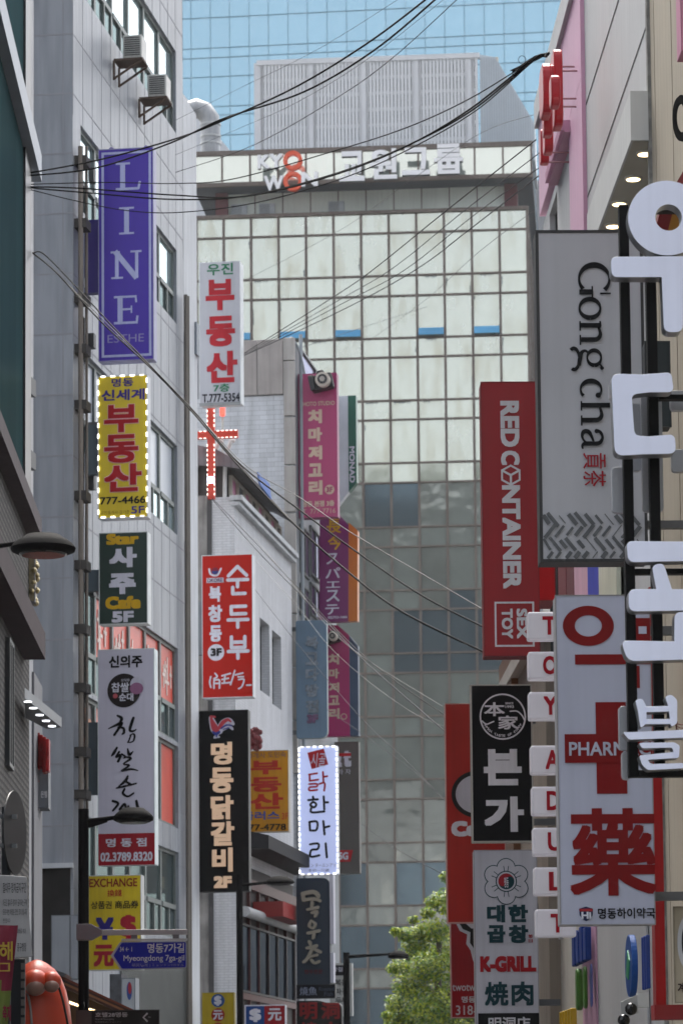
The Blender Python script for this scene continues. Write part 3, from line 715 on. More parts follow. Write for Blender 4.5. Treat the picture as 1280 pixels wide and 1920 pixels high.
# shop front below
zs0 = h(500, 1880)[1]
b = MB(); b.box(.02, xe2, .02, 6, 0, zl); b.build('shop_core', mat('241d1c', rough=.7), BB.root)
b = MB(); b.extr([(-.1, -.8, zl + .3), (-.1, -.8, zl + .62), (-.1, .0, zl + .8), (-.1, 0, zl + .3)], (xe2 + .3, 0, 0)); b.build('shop_canopy', mat('1e1e22', rough=.7, spec=.2), BB.root)
b = MB()
for i in range(7): x = .1 + i * (xe2 - .3) / 6; b.box(x, x + .08, -.06, .02, .2, zl - .3)
b.box(0, xe2, -.08, .02, zl - .55, zl - .3); b.box(0, xe2, -.07, .02, h(500, 1875)[1] - .1, h(500, 1875)[1] + .05)
b.build('shop_frame', mat('4a1f1e', rough=.5), BB.root)
b = MB(); z = h(500, 1728)[1]; b.tube([(-.05, -.2, z), (xe2, -.2, z)], .13, n=12); b.build('shop_pipe', mat('9a9c9e', rough=.5), BB.root, smooth=True)
window(BB, .15, xe2 - .2, h(500, 1870)[1], z - .25, paint('2c2a2c'), glass('10161f', .1, 'b0c0d0', var=.4, spec=0.), 6, None, y=-.02, bar=.05, name='shop_window')
b = MB(); b.box(h(512, 1710, -.5)[0], h(556, 1710, -.5)[0], -.75, 0, h(530, 1722, -.6)[1], h(530, 1694, -.6)[1]); b.build('red_valance', mat('8a2422', rough=.6), BB.root)

# ---------------------------------------------------------------- grey building behind the brick one
Yg = 85.3; pg = P(553, 900, Yg)
GB = Frame('grey_building', (pg.x, pg.y, 0), math.pi / 2 - FAR, 'grey building with stone panels and whitewashed brick behind the red cross', 'building')
GF = Frame('grey_front', (pg.x, pg.y, 0), SF); bpy.data.objects.remove(GF.root)
h = GB.hit; g = GF.hit
zg = g(500, 637)[1]; xg = h(630, 1200)[0]; wl_ = -g(340, 700)[0]
b = MB(); b.box(.06, xg, .03, wl_, 0, zg - .1); b.build('body', mat('8f9296', rough=.7, streak=.25), GB.root)
b = MB(); b.box(.03, .06, .03, wl_, 0, g(500, 742)[1]); b.build('whitewashed_wall', brick('c3c7cc', 'a6aaae', bw=.4, bh=.13, msize=.008, var=.08, streak=.25, bump=.3), GB.root)
b = MB(); zz1, zz0 = g(500, 637)[1], g(500, 740)[1]
for (pa, pb) in ((455, 482), (483, 531)): b.box(-.03, .06, -g(pb, 700)[0], -g(pa, 700)[0], zz0, zz1)
b.build('stone_panel', mat('97928f', rough=.55, var=.08, streak=.2), GB.root, bevel=.01)
b = MB()
for (t_, u_) in ((634, 676), (678, 780), (783, 871), (874, 960), (963, 1052), (1055, 1150), (1153, 1250), (1253, 1350), (1353, 1450)):
    b.box(-.06, .06, -g(553, 700)[0], -g(532, 700)[0], g(540, u_)[1], g(540, t_)[1])
b.build('pilaster', mat('a3a09c', rough=.6, streak=.25), GB.root, bevel=.01)
b = MB(); b.box(0, xg, -.02, .03, 0, zg - .1); b.build('street_face', mat('7c8287', rough=.6, streak=.3), GB.root)
b = MB(); x = h(566, 1000, -.1)[0]; b.tube([(.4, -.12, .2), (.4, -.12, zg + .2)], .05); b.tube(crom([(.6, -.1, zg - 3), (.5, -.25, zg - 1.4), (.3, -.1, zg - .3), (.05, .1, zg + .05)], 5), .035); b.build('drainpipe', mat('8a9298', rough=.5), GB.root)
for (a, c_, t, b_) in ((560, 575, 990, 1080), (578, 596, 995, 1085), (560, 575, 1100, 1160), (578, 596, 1100, 1160), (560, 612, 690, 740)):
    window(GB, h(a, t)[0], h(c_, t)[0], h((a + c_) / 2, b_)[1], h((a + c_) / 2, t)[1], frame_grey, glass('5a3f60', .45, 'a0a8c0'), 2, None, y=-.04, bar=.06)

# ---------------------------------------------------------------- near left building: dark glass above, dark brick below
NLp = P(63, 960, 52.6)
NL = Frame('glass_front_building', (NLp.x, NLp.y, 0), math.pi / 2 - NEAR, 'dark teal glass fronted building over dark brick at the left edge', 'building')
h = NL.hit
xs_ = h(50, 960)[0]
wall(NL, -28, 0, 0, 20.5, [], mat('8d8f93', rough=.7, streak=.25, scale=.7), back=8)
zl2 = h(28, 935)[1]; zl1 = h(28, 215)[1]
b = MB()
n_ = 8; xg0, xg1 = -14, h(36, 960)[0]
for i in range(n_):
    a, c_ = xg0 + (xg1 - xg0) * i / n_, xg0 + (xg1 - xg0) * (i + 1) / n_
    for (z0, z1) in ((zl2, zl1), (zl1, 20.5)):
        b.face([(a, -.06, z0), (c_, -.06, z0), (c_, -.06, z1), (a, -.06, z1)])
b.build('curtain_glazing', glass('263a3d', .05, 'a8c0c2', rough=.12, var=.15, wob=.1, spec=0.), NL.root)
b = MB(); b.box(xg1, h(47, 960)[0], -.1, 0, zl2, 20.5); b.build('black_mullion', mat('14181c', rough=.4), NL.root)
b = MB(); b.box(-14, h(53, 960)[0], -.22, 0, zl1 - .22, zl1 + .22); b.build('silver_ledge', mat('666f7a', rough=.45, metal=.2), NL.root)
b = MB(); b.box(-14, xs_, -.25, 0, zl2 - .16, zl2 + .12); b.build('brown_ledge', mat('4a4246', rough=.7, streak=.2, spec=.1), NL.root)
b = MB(); b.box(-14, h(52, 1300)[0], -.03, 0, 0, zl2 - .16); b.build('brick_facing', brick('46423f', '0f0e0e', bw=.42, bh=.105, msize=.028, var=.25, streak=.2, bump=.8), NL.root)
zc = h(70, 1212, -.33)[1]
b = MB(); b.box(-14, h(55, 1180, -.1)[0], -.36, -.03, zc, zc + .42); b.build('brown_canopy', mat('3c3034', rough=.7, streak=.15, spec=.1), NL.root)
for py in (715, 855):
    b = MB(); z = h(50, py, -.05)[1]; x = h(50, py)[0]; b.extr([(x, -.02, z), (x + .5, -.02, z), (x + .5, -.12, z), ], (0, 0, .28)); b.build('fin', mat('1b1d1f'), NL.root)
window(NL, -6, h(15, 1300)[0], h(10, 1440)[1], h(10, 1200)[1], frame_dark, glass('5a2a26', .35), 3, None, y=-.05, bar=.06)
# gilt bracket sign over the canopy
GS = Sign('gilt_sign', (34, 1038, 66, 1128), 51.2, SN, .5, 'gilt scrollwork box sign seen end on above the brown canopy', mat('8f8468', rough=.45, metal=.4, var=.3, scale=8), side=mat('4c4436', rough=.5, metal=.4, var=.3, scale=8))
for i in range(4): GS.rect_(36, 1046 + i * 21, 55, 1058 + i * 21, mat('2a2820', rough=.6), 1, 'dark_slot')
b = MB()
for i in range(16): b.ball((GS.x1 - .03 + rnd.uniform(-.02, .05), rnd.uniform(0, .4), GS.z0 + GS.H * (i + .5) / 16), (.05, .09, .05), 10, 6)
b.build('scrollwork', mat('a89a72', rough=.4, metal=.5, var=.3, scale=9), GS.root, smooth=True)
# small shop between the two: lit soffit, red letters, sign box
SH = Frame('shop_soffit', NL.world(0.1, 0, 0), math.pi / 2 - NEAR, 'grey shop soffit with five small white downlights over red lettering', 'canopy')
h = SH.hit
zs_ = h(80, 1340, -.35)[1]
def on_z(F_, px, py, z):
    d = ray(px, py); return F_.loc(EYE + d * ((z - EYE.z) / d.z))
b = MB(); q = [on_z(SH, x_, y_, zs_) for x_, y_ in ((47, 1309), (116, 1364), (88, 1367), (48, 1346))]
b.extr(q, (0, 0, .16)); b.build('soffit', mat('5b6066', rough=.5), SH.root)
for (px, py) in ((53, 1315), (63, 1327), (75, 1340), (87, 1351), (98, 1361)):
    q = on_z(SH, px, py, zs_); b = MB(); b.lathe((q[0], q[1], zs_ - .012), [(.06, 0), (.06, .01)], 16); b.build('downlight', glow('f4f8ff', 1.6), SH.root)
b = MB(); b.box(-.4, 1.5, -.04, 4, 0, 9); b.build('shop_wall', mat('6b6c70', rough=.7, streak=.2), SH.root)
RS = Sign('red_lettering', (52, 1350, 92, 1462), 53.0, SN, .35, 'row of red channel letters seen end on under the lit soffit', None, group=None)
rd = mat('981418', rough=.4, var=.25, scale=5, spec=.2)
for i in range(6):
    f = i / 5; b = MB(); x = RS.fx(54 + 33 * f); b.box(x, x + .062, -.2 + .5 * (1 - f), .1 + .5 * (1 - f), RS.fz(1430 + 24 * f - 6 * (i % 2)), RS.fz(1362 + 26 * f)); b.build('letter', rd, RS.root, bevel=.01)
SB2 = Sign('sign_box', (50, 1440, 91, 1515), 53.3, SN, .6, 'grey box sign with small white characters below the red letters', '70767c', side='5b6066')
SB2.t('은행', 77, 1483, 89, 1496, 'd0d4d8', .03); SB2.t('lancie', 53, 1442, 76, 1473, '9a2a2c', .02, rot=True)

# ---------------------------------------------------------------- right row: beige wall, white wall with lit canopy, pink building
pb = P(1233, 960, 28.9)
BE = Frame('beige_building', (pb.x, pb.y, 0), -math.pi / 2 - NEAR, 'beige ribbed building filling the right edge behind the white letters', 'building')
h = BE.hit
wall(BE, 0, 12, 0, 13.5, [], mat('b3aa98', rough=.65, streak=.18, scale=.7), back=9)
b = MB()
for i in range(5): b.box(.35 + i * 1.2, .362 + i * 1.2, -.004, .01, 0, 13.5)
b.build('panel_joint', mat('958b7a', rough=.7), BE.root)
b = MB(); b.box(-.04, .06, -.03, .3, 0, 13.5); b.build('corner_trim', mat('8c8c88', rough=.6, var=.3, scale=8), BE.root)
pr = P(1110, 960, 3.75 * 6000 / 610)
PB = Frame('pink_building', (pr.x, pr.y, 0), -math.pi / 2 - NEAR, 'white and pink rendered building with red raised lettering near its roof', 'building')
h = PB.hit
xw = h(1233, 960)[0]; xf = h(1026, 960)[0]
zr_ = h(1045, 78)[1]; zgut = h(1054, 254, -.1)[1]
white = mat('c3c5c6', rough=.6, var=.05, scale=.5, streak=.1); pinkm = mat('d9a9c4', rough=.5, var=.05, scale=.6, streak=.08)
xp = h(1084, 960)[0]
hp = [(h(1026, 390)[0] + .25, h(1044, 390)[0], h(1035, 470)[1], h(1035, 385)[1]), (h(1074, 270)[0], h(1080, 270)[0], h(1076, 330)[1], h(1076, 272)[1])]
wall(PB, xf, xp, 0, zgut, hp, white, name='white_wall', back=8)
for q in hp: window(PB, *q, frame_dark, glass('14181c', .3), 1, None, y=.13, bar=.03)
b = MB(); b.box(xf, 0, -.05, .2, zgut + .12, zr_ - .35); b.box(xp, 0, -.048, .1, 0, zgut + .12); b.build('pink_panel', pinkm, PB.root)
b = MB(); b.box(xf - .05, 0, -.1, .4, zr_ - .35, zr_); b.box(xf, 0, .4, 8, zgut, zr_ - .2); b.build('coping', white, PB.root)
b = MB(); n = 34; xg_ = h(1024, 327, -.14)[0]
for i in range(n): x = xg_ + (xp + .2 - xg_) * i / n; b.box(x, x + (xp + .2 - xg_) / n * .6, -.16, -.05, zgut - .06, zgut + .07)
b.box(xg_, xp + .2, -.12, 0, zgut - .09, zgut + .06); b.build('ribbed_gutter', mat('c894ae', rough=.5), PB.root)
wall(PB, 0, xw + 1.2, h(1150, 1737)[1] - 6, zr_ + 1.5, [], white, name='white_side', y=-.0, back=8)
zj = h(1168, 174)[1]
b = MB()
for dz_ in (0, 1.12): b.box(.05, xw + .3, -.006, .01, zj + dz_ - .012, zj + dz_ + .012)
b.build('panel_joint', mat('4a4c4e'), PB.root)
# canopy with downlights
y_ = -.42; zc0 = h(1150, 350, y_)[1]; zc1 = zc0 + .47; x0c, x1c = h(1100, 440, y_)[0] , h(1182, 262, y_)[0]
b = MB(); b.box(x0c, x1c, y_, -.002, zc0, zc1); can = b.build('canopy', mat('d2d4d2', rough=.55, var=.05, streak=.08), PB.root)
b = MB(); b.box(x0c + .02, x1c - .02, y_ + .02, -.01, zc0 - .006, zc0 - .003); b.build('soffit', mat('b7b4a4', rough=.6), can)
for (px, py) in ((1208, 284), (1186, 331), (1160, 378), (1148, 420)):
    d = ray(px, py); t = (zc0 - EYE.z) / d.z; p = PB.loc(EYE + d * t)
    b = MB(); b.lathe((p[0], p[1], zc0 - .03), [(.075, 0), (.085, .012), (.085, .03)], 24); dl = b.build('downlight', paint('e0ddd4'), can)
    b = MB(); b.lathe((p[0], p[1], zc0 - .034), [(.066, 0), (.066, .003)], 24); b.build('lamp', glow('ffe3ad', 1.7), dl)
# stripes of the shop front below, at their own heights
zs1 = h(1100, 1040)[1]
for (a, c_, colr, nm) in ((1030, 1045, 'd6d8da', 'white_stripe'), (1060, 1075, '7e2f34', 'maroon_stripe'), (1076, 1090, '6e2a30', 'maroon_stripe'), (1091, 1117, 'e0b2c6', 'pink_stripe'), (1117, 1138, '2f3fc0', 'blue_stripe'), (1138, 1172, 'd8dcc8', 'cream_stripe')):
    b = MB(); z = h((a + c_) / 2, 1260)[1]; b.box(h(a, 1085)[0], h(c_, 1085)[0], -.1, -.05, z, zs1 + 1.5); b.build(nm, vinyl(colr), PB.root)
window(PB, h(1045, 1085)[0], h(1059, 1085)[0], h(1052, 1250)[1], zs1 + .8, frame_dark, pale_glass, 2, None, y=-.06, bar=.05)
# dark windows and units seen in the gaps between the letter boxes
for (a, c_, t, b_) in ((1012, 1040, 1200, 1222), (1012, 1036, 1350, 1396), (1012, 1038, 1453, 1478), (1010, 1038, 1530, 1552), (1010, 1040, 1606, 1628), (1010, 1040, 1678, 1706), (1012, 1040, 1770, 1905)):
    window(PB, h(a, t)[0], h(c_, t)[0], h((a + c_) / 2, b_)[1], h((a + c_) / 2, t)[1], frame_dark, glass('17181a', .25), 1, None, y=-.05, bar=.04)
# raised red letters, seen nearly end on
RB = Frame('red_raised_letters', PB.world(0, 0, 0), -math.pi / 2 - NEAR, 'huge glossy red script letters standing off the pink wall, seen end on', 'sign')
redg = mat('b81826', rough=.3, var=.05)
for (px, t_, b_, yo, r_) in ((1034, 98, 250, -.55, .42), (1023, 125, 190, -.62, .3), (1030, 145, 205, -.72, .3), (1016, 165, 262, -.7, .25), (1013, 126, 225, -.75, .55), (1018, 238, 292, -.62, .3), (1011, 245, 312, -.6, .22)):
    x, zt = RB.hit(px, t_, yo); zb_ = RB.hit(px, b_, yo)[1]
    q = rounded([(x - r_ / 2, zb_), (x + r_ / 2, zb_), (x + r_ / 2, zt), (x - r_ / 2, zt)], r_ * .35)
    b = MB(); b.prism(q, yo, yo + .1); b.build('letter', redg, RB.root, bevel=.02)
for (px, py) in ((1045, 125), (1050, 133), (1048, 185), (1048, 200), (1030, 286), (1030, 304)):
    x, z = RB.hit(px, py, -.25); b = MB(); b.tube([(x, -.34, z), (x, .0, z)], .012, n=6); b.build('standoff', paint('a8787e'), RB.root)
# black raised letters at the very edge, pink fascia sign above
BL = Sign('black_lettering', (1263, 178, 1330, 268), 26.5, SN, .1, 'black round letters on the beige wall at the right edge', None, group=None)
for (cx, cy, r_) in ((1277, 222, 44), ):
    BL.disc(cx, cy, 15, '17181a', 1, ry=r_, hole=.6, name='letter'); BL.disc(cx - 5, cy + 4, 14, mat('1c1d20', metal=.4, rough=.3), 8, ry=r_ * .95, hole=.72, name='letter')
BL.t('co', 1284, 195, 1330, 240, '17181a', .06, depth=.06, name='letter')
PF = Sign('pink_fascia', (1275, -60, 1360, 95), 26.0, SN, .3, 'pink acrylic fascia sign cut by the top right corner', 'd99cb4', side='c07f9a')
b = MB(); AW = Frame('red_awning', P(1290, 340, 25.5), SN, 'dark red sloping awning edge above the white ring letter', 'awning')
q = [AW.loc(P(px, py, 25.5)) for px, py in ((1256, 368), (1264, 348), (1300, 285), (1300, 365))]
b.prism([(p[0], p[2]) for p in q], 0, .5); b.build('valance', mat('7c2a2e', rough=.6), AW.root)
for i, cc in enumerate(('5a1014', '80581c', '3c2a20')):
    q = [AW.loc(P(px, py, 25.5)) for px, py in ((1222 + i * 24, 452), (1240 + i * 24, 384), (1264 + i * 24, 384), (1246 + i * 24, 452))]
    b = MB(); b.prism([(p[0], p[2]) for p in q], .02, .4); b.build('awning_stripe', mat(cc, rough=.7, spec=.2), AW.root)

# lower right: wall, blue and green letters, round sign, camera, red frame
LW = Frame('white_shopfront', PB.world(0, -.03, 0), -math.pi / 2 - NEAR, 'white shop front wall with blue, green and yellow raised letters low on the right', 'building')
h = LW.hit
b = MB(); b.box(h(1094, 1840)[0], h(1212, 1840)[0], 0, .02, 0, h(1150, 1735)[1] + 3); b.build('wall', mat('b9babb', rough=.6, var=.06, scale=.6, streak=.08), LW.root)
b = MB(); b.box(h(1040, 1840)[0], h(1094, 1840)[0], .0, .02, 0, h(1060, 1722)[1]); b.build('pale_panel', mat('c9c6bc', rough=.6), LW.root)
for i in range(4):
    x0_, x1_ = h(1066 + i * 7, 1780, -.15)[0], h(1071 + i * 7, 1780, -.15)[0]; b = MB(); b.box(x0_, x1_, -.12, -.05, h(1080, 1806, -.15)[1], h(1080, 1738 + (i % 2) * 6, -.15)[1]); b.build('blue_letter', mat('1c3f8a', rough=.5, spec=.2), LW.root, bevel=.015)
for i, cc in enumerate(('457f24', '457f24', '26499a')):
    x = h(1076 + i * 9, 1850, -.15)[0]; zc_ = h(1082, 1853, -.15)[1]; r_ = h(1082, 1813, -.15)[1] - zc_
    b = MB(); b.prism(rounded([(x - .12, zc_ - r_), (x + .12, zc_ - r_), (x + .12, zc_ + r_), (x - .12, zc_ + r_)], .1), -.13 + i * .03, -.06); b.build('green_letter' if i < 2 else 'blue_letter', mat(cc, rough=.35), LW.root, bevel=.02)
for i in range(5):
    x = h(1046 + i * 5, 1905, -.15)[0]; b = MB(); b.box(x, x + .06, -.14, -.06, 0.5, h(1058, 1893, -.15)[1]); b.build('yellow_letter', mat('caa414', rough=.4), LW.root, bevel=.015)
RSN = Frame('round_blue_sign', BE.world(.5, -.02, 0), -math.pi / 2 - NEAR, 'round blue disc sign with a green symbol standing off the white wall', 'sign')
x, z = RSN.hit(1181, 1811, -.1); r_ = RSN.hit(1181, 1752, -.1)[1] - z
circ = lambda r: [(x + r * math.cos(2 * math.pi * k / 40), z + r * math.sin(2 * math.pi * k / 40)) for k in range(40)]
b = MB(); b.prism(circ(r_), -.12, -.06); b.build('disc', mat('26559c', rough=.45, spec=.2), RSN.root, bevel=.01)
b = MB(); b.prism([(x - r_ * .5, z - r_ * .3), (x + r_ * .1, z - r_ * .45), (x + r_ * .5, z + .05), (x, z + r_ * .5)], -.13, -.12); b.build('green_symbol', mat('2fa06a', rough=.4), RSN.root)
for i in range(3):
    xx = RSN.hit(1196 + i * 4, 1810, -.1)[0]; b = MB(); b.box(xx - .02, xx + .015, -.07, -.03, z - .26, z + .24); b.build('blue_letter', mat('1f3f8e', rough=.35), RSN.root, bevel=.01)
SC = Sign('security_camera', (1160, 1862, 1213, 1925), 25.5, SN, .1, 'white security camera box with two dark dome cameras low on the right', None, cat='camera', group=None)
SC.rect_(1192, 1862, 1213, 1890, mat('c4c6c6', rough=.5), 1, 'junction_box', depth=.1)
b = MB(); b.extr([(SC.fx(1160), -.1, SC.fz(1880)), (SC.fx(1192), -.1, SC.fz(1866)), (SC.fx(1192), -.1, SC.fz(1900)), (SC.fx(1162), -.1, SC.fz(1912))], (0, .08, 0)); b.build('mount_plate', mat('a6a8a8', rough=.5), SC.root)
for cx, cy in ((1178, 1893), (1164, 1914)):
    b = MB(); b.ball((SC.fx(cx), -.16, SC.fz(cy)), .05); b.build('dome', mat('101114', rough=.12), SC.root, smooth=True)
RF = Sign('steel_gateway', (1222, 1100, 1241, 1886), 27.2, SN, .22, 'dark red steel frame running down beside the pharmacy sign', 'a31d20', side='8a1a1d', cat='gateway', boardname='upright', group=None)
RF.rect_(1212, 1886, 1300, 1913, mat('8f2024', rough=.5), 1, 'beam', depth=.25)
WS = Sign('oval_wall_sign', (1263, 1700, 1330, 1880), 24.2, SN, .06, 'beige wall sign with white oval cut by the right edge', 'b0a794', side='8c8474')
WS.disc(1290, 1768, 21, 'c9ccd0', 1, ry=52, hole=.0, name='oval'); WS.disc(1292, 1768, 15, '191a1c', 2, ry=44, name='oval_core')
WS.t('계바', 1268, 1842, 1300, 1862, '3a2a2a', .02)

# ================================================================ signs of the right row
def frame_sign(*a, **k): return Sign(*a, **k)
# white letters on black steel poles, nearest
UN = Sign('letter_sign', (1145, 352, 1400, 1453), 20.0, SN, .1, 'tall sign of big white rounded letters on two black steel poles', None)
wf = mat('d0d7ec', rough=.3, var=.04, scale=1, emit=.07, streak=.08); steel = mat('8e9196', rough=.3, metal=.7, var=.1); blk = mat('0a0b0c', rough=.55, spec=.15)
def pole(x0, y0, x1, y1, dy=.1):
    b = MB(); b.box(UN.fx(x0), UN.fx(x1), dy, dy + .08, UN.fz(y1), UN.fz(y0)); return b.build('pole', blk, UN.root, bevel=.004)
pole(1172, 375, 1190, 1453); pole(1221, 470, 1240, 1453); pole(1190, 378, 1300, 388); pole(1240, 737, 1300, 746); pole(1190, 1440, 1300, 1453); pole(1190, 1065, 1300, 1075)
def letter(outline, r=10, hole=None, y=-.1, th=.13, nm='letter'):
    b = MB(); b.cur = 0
    pts = outline if r == 0 else rounded(outline, r)
    q = [(UN.fx(a), UN.fz(c)) for a, c in pts]
    b.prism(q, y, y + th); b.mi = [0] + [1] * (len(b.f) - 1); return b.build(nm, [wf, steel], UN.root, bevel=.004)
def ringl(cx, cy, r0, r1, c1=None):
    b = MB(); n = 56; c1 = c1 or (cx, cy)
    o = [(UN.fx(cx + r0 * math.cos(2 * math.pi * k / n)), UN.fz(cy - r0 * .97 * math.sin(2 * math.pi * k / n))) for k in range(n)]
    i_ = [(UN.fx(c1[0] + r1 * math.cos(2 * math.pi * k / n)), UN.fz(c1[1] - r1 * math.sin(2 * math.pi * k / n))) for k in range(n)]
    for k in range(n):
        j = (k + 1) % n
        b.cur = 0; b.face([(i_[k][0], -.1, i_[k][1]), (o[k][0], -.1, o[k][1]), (o[j][0], -.1, o[j][1]), (i_[j][0], -.1, i_[j][1])][::-1])
        b.cur = 1; b.face([(o[k][0], -.1, o[k][1]), (o[k][0], .03, o[k][1]), (o[j][0], .03, o[j][1]), (o[j][0], -.1, o[j][1])]); b.face([(i_[k][0], -.1, i_[k][1]), (i_[j][0], -.1, i_[j][1]), (i_[j][0], .03, i_[j][1]), (i_[k][0], .03, i_[k][1])])
    return b.build('letter', [wf, steel], UN.root)
ringl(1255, 418, 73, 25, (1258, 417))
letter([(1148, 491), (1330, 490), (1330, 530), (1284, 530), (1281, 634), (1245, 634), (1243, 530), (1149, 530)], [12, 2, 2, 3, 14, 14, 3, 12])
letter([(1145, 711), (1200, 713), (1258, 709), (1262, 747), (1215, 747), (1183, 751), (1187, 827), (1215, 829), (1262, 825), (1264, 862), (1200, 863), (1149, 866)], [16, 5, 10, 12, 5, 10, 10, 5, 12, 14, 5, 18])
letter([(1300, 690), (1335, 690), (1335, 880), (1300, 880)], 10)
letter([(1168, 1024), (1330, 1026), (1330, 1061), (1170, 1064)], [12, 2, 2, 14])
letter([(1214, 1070), (1236, 1064), (1252, 1116), (1222, 1116)], [10, 12, 2, 2])
letter([(1170, 1113), (1330, 1114), (1330, 1153), (1170, 1155)], [14, 2, 2, 14])
letter([(1255, 1156), (1330, 1156), (1330, 1212), (1253, 1214)], [12, 2, 2, 4])
letter([(1154, 1208), (1330, 1212), (1330, 1243), (1166, 1247)], [14, 2, 2, 16])
for o_, r in (([(1179, 1318), (1192, 1315), (1200, 1330), (1199, 1362), (1188, 1370), (1184, 1340)], 5), ([(1234, 1312), (1246, 1308), (1257, 1318), (1256, 1362), (1244, 1368), (1240, 1330)], 5), ([(1196, 1330), (1242, 1329), (1242, 1340), (1196, 1341)], 0), ([(1194, 1353), (1244, 1353), (1244, 1363), (1194, 1363)], 0),
              ([(1155, 1377), (1170, 1377), (1330, 1371), (1330, 1386), (1166, 1391)], 4), ([(1184, 1397), (1250, 1396), (1260, 1402), (1258, 1424), (1250, 1424), (1246, 1406), (1190, 1407)], 4), ([(1184, 1420), (1258, 1413), (1258, 1425), (1200, 1428), (1206, 1436), (1266, 1434), (1266, 1444), (1200, 1447), (1190, 1438)], 4)):
    letter(o_, r)
def plate(x0, y0, x1, y1, y=.25, r=9):
    b = MB(); b.prism([(UN.fx(a), UN.fz(c)) for a, c in rounded([(x0, y0), (x1, y0), (x1, y1), (x0, y1)], r)], y, y + .05); return b.build('back_plate', mat('a9abb0', rough=.3, metal=.35, var=.08), UN.root, bevel=.003)
plate(1154, 865, 1194, 952); plate(1152, 703, 1186, 740); plate(1212, 706, 1252, 950); plate(1158, 1318, 1178, 1400, .2); plate(1162, 1402, 1180, 1455, .2); plate(1188, 740, 1214, 870, .3); plate(1268, 720, 1300, 758); plate(1268, 832, 1300, 875)
for k in range(5):
    b = MB(); p0 = (1256 + k * 2, 1335 + k * 4); b.tube(crom([(UN.fx(p0[0]), .1, UN.fz(p0[1])), (UN.fx(1268), .2, UN.fz(1352 + 5 * k)), (UN.fx(1300), .25, UN.fz(1350 + 9 * k))], 5), .003, n=5); b.build('lamp_wire', mat('6a2a24'), UN.root)
DB = Sign('equipment_box', (1209, 640, 1256, 800), 25.0, SN, .2, 'dark green metal box between the two black poles', '30373a', side='24292c', cat='box', group=None)
# silver board with sideways serif writing
GC = Sign('silver_sign', (1008, 432, 1208, 1053), 26.5, SN, .28, 'silver board with black sideways serif writing and grey dashes', mat('b4b7bf', rough=.33, metal=.05, var=.06, scale=.8, streak=.06), side='2b2c2d', bevel=.004)
GC.border(1008, 432, 1208, 1053, 5, mat('333538', rough=.4), 1, 'frame')
ink = vinyl('0c1016')
def arc(cu, cv, ru, rv, a0, a1, thick, thin, n=26):
    o = []
    for k in range(n + 1):
        a = R(a0 + (a1 - a0) * k / n); o.append((cv + rv * math.sin(a) + 1087, cu + ru * math.cos(a), thin + (thick - thin) * abs(math.cos(a)) ** 1.4))
    return o
def vs(*p): return [(1087 + v, u, w_) for (u, v, w_) in p]
sm = [vs((612, 34, 4), (619, 37, 5), (630, 39, 7), (638, 33, 8.5), (639, 20, 9), (639, 2, 9)), vs((762, 34, 4), (770, 37, 5), (781, 39, 7), (789, 33, 8.5), (790, 20, 9), (790, 2, 9)),
      vs((664, 16, 4), (660, 10, 5), (664, 3, 7), (676, 0, 8), (688, -2, 7)), vs((810, 29, 7), (813, 36, 6), (822, 40, 5), (831, 36, 7), (834, 28, 8), (834, 8, 8), (838, 2, 5), (844, 3, 3)),
      vs((833, 24, 4), (822, 20, 5), (812, 14, 8), (812, 5, 8), (820, 2, 5), (828, 5, 4), (833, 11, 4)), vs((684, 36, 3), (689, 40, 4), (694, 41, 6))]
hard = [arc(525, 29.5, 27, 28.5, 42, 312, 11, 4), arc(580, 20.5, 17.5, 19.5, 0, 360, 9.5, 4), arc(673, 27, 14, 13, 0, 360, 8, 3.5), arc(675, -11, 20, 10, -25, 215, 7, 4), arc(733, 20, 16.5, 19.5, 50, 312, 9.5, 3.5),
        vs((549, 1, 10), (549, 25, 10)), vs((538, 25.5, 3), (560, 25.5, 3)), vs((552, 40, 3.5), (552, 60, 3.5)), vs((612, 1, 9), (612, 41, 9)), vs((604, 1.5, 3), (622, 1.5, 3)), vs((604, 39, 3.5), (614, 40, 3.5)), vs((630, 1.5, 3), (649, 1.5, 3)),
        vs((762, 1, 9), (762, 64, 9)), vs((754, 1.5, 3), (772, 1.5, 3)), vs((754, 62, 3.5), (764, 63, 3.5)), vs((781, 1.5, 3), (800, 1.5, 3)), vs((744, 33, 8), (746, 33, 8))]
GC.strokes(hard, 4, ink, 2, smooth=False, round_=False); GC.strokes(sm, 4, ink, 3, round_=False)
for q in ((744, 33, 5), (693, 41, 3.6), (811, 29, 4.2)): GC.disc(1087 + q[1], q[0], q[2], ink, 4, name='lettering')
GC.t('貢', 1090, 851, 1132, 881, 'a01c2c', .004, 2, rot=True); GC.t('茶', 1090, 884, 1132, 914, 'a01c2c', .004, 2, rot=True)
rr = random.Random(3); dash = []
for row, (yc, sl) in enumerate(((975, 1), (997, -1), (1021, 1), (1041, -1))):
    x = 1018 + (row % 2) * 8
    while x < 1200:
        l = rr.uniform(7, 13) if row < 3 else 6; w_ = rr.choice([2, 5, 6, 7, 8])
        dash.append([(max(1014, x - l * .8), yc - l * sl, w_), (min(1203, x + l * .8), yc + l * sl, w_)]); x += rr.uniform(13, 20)
GC.strokes(dash, 5, '62666a', 2, 'dash_pattern', smooth=False, round_=False)
GC.arms(1300, (500, 980), 7)
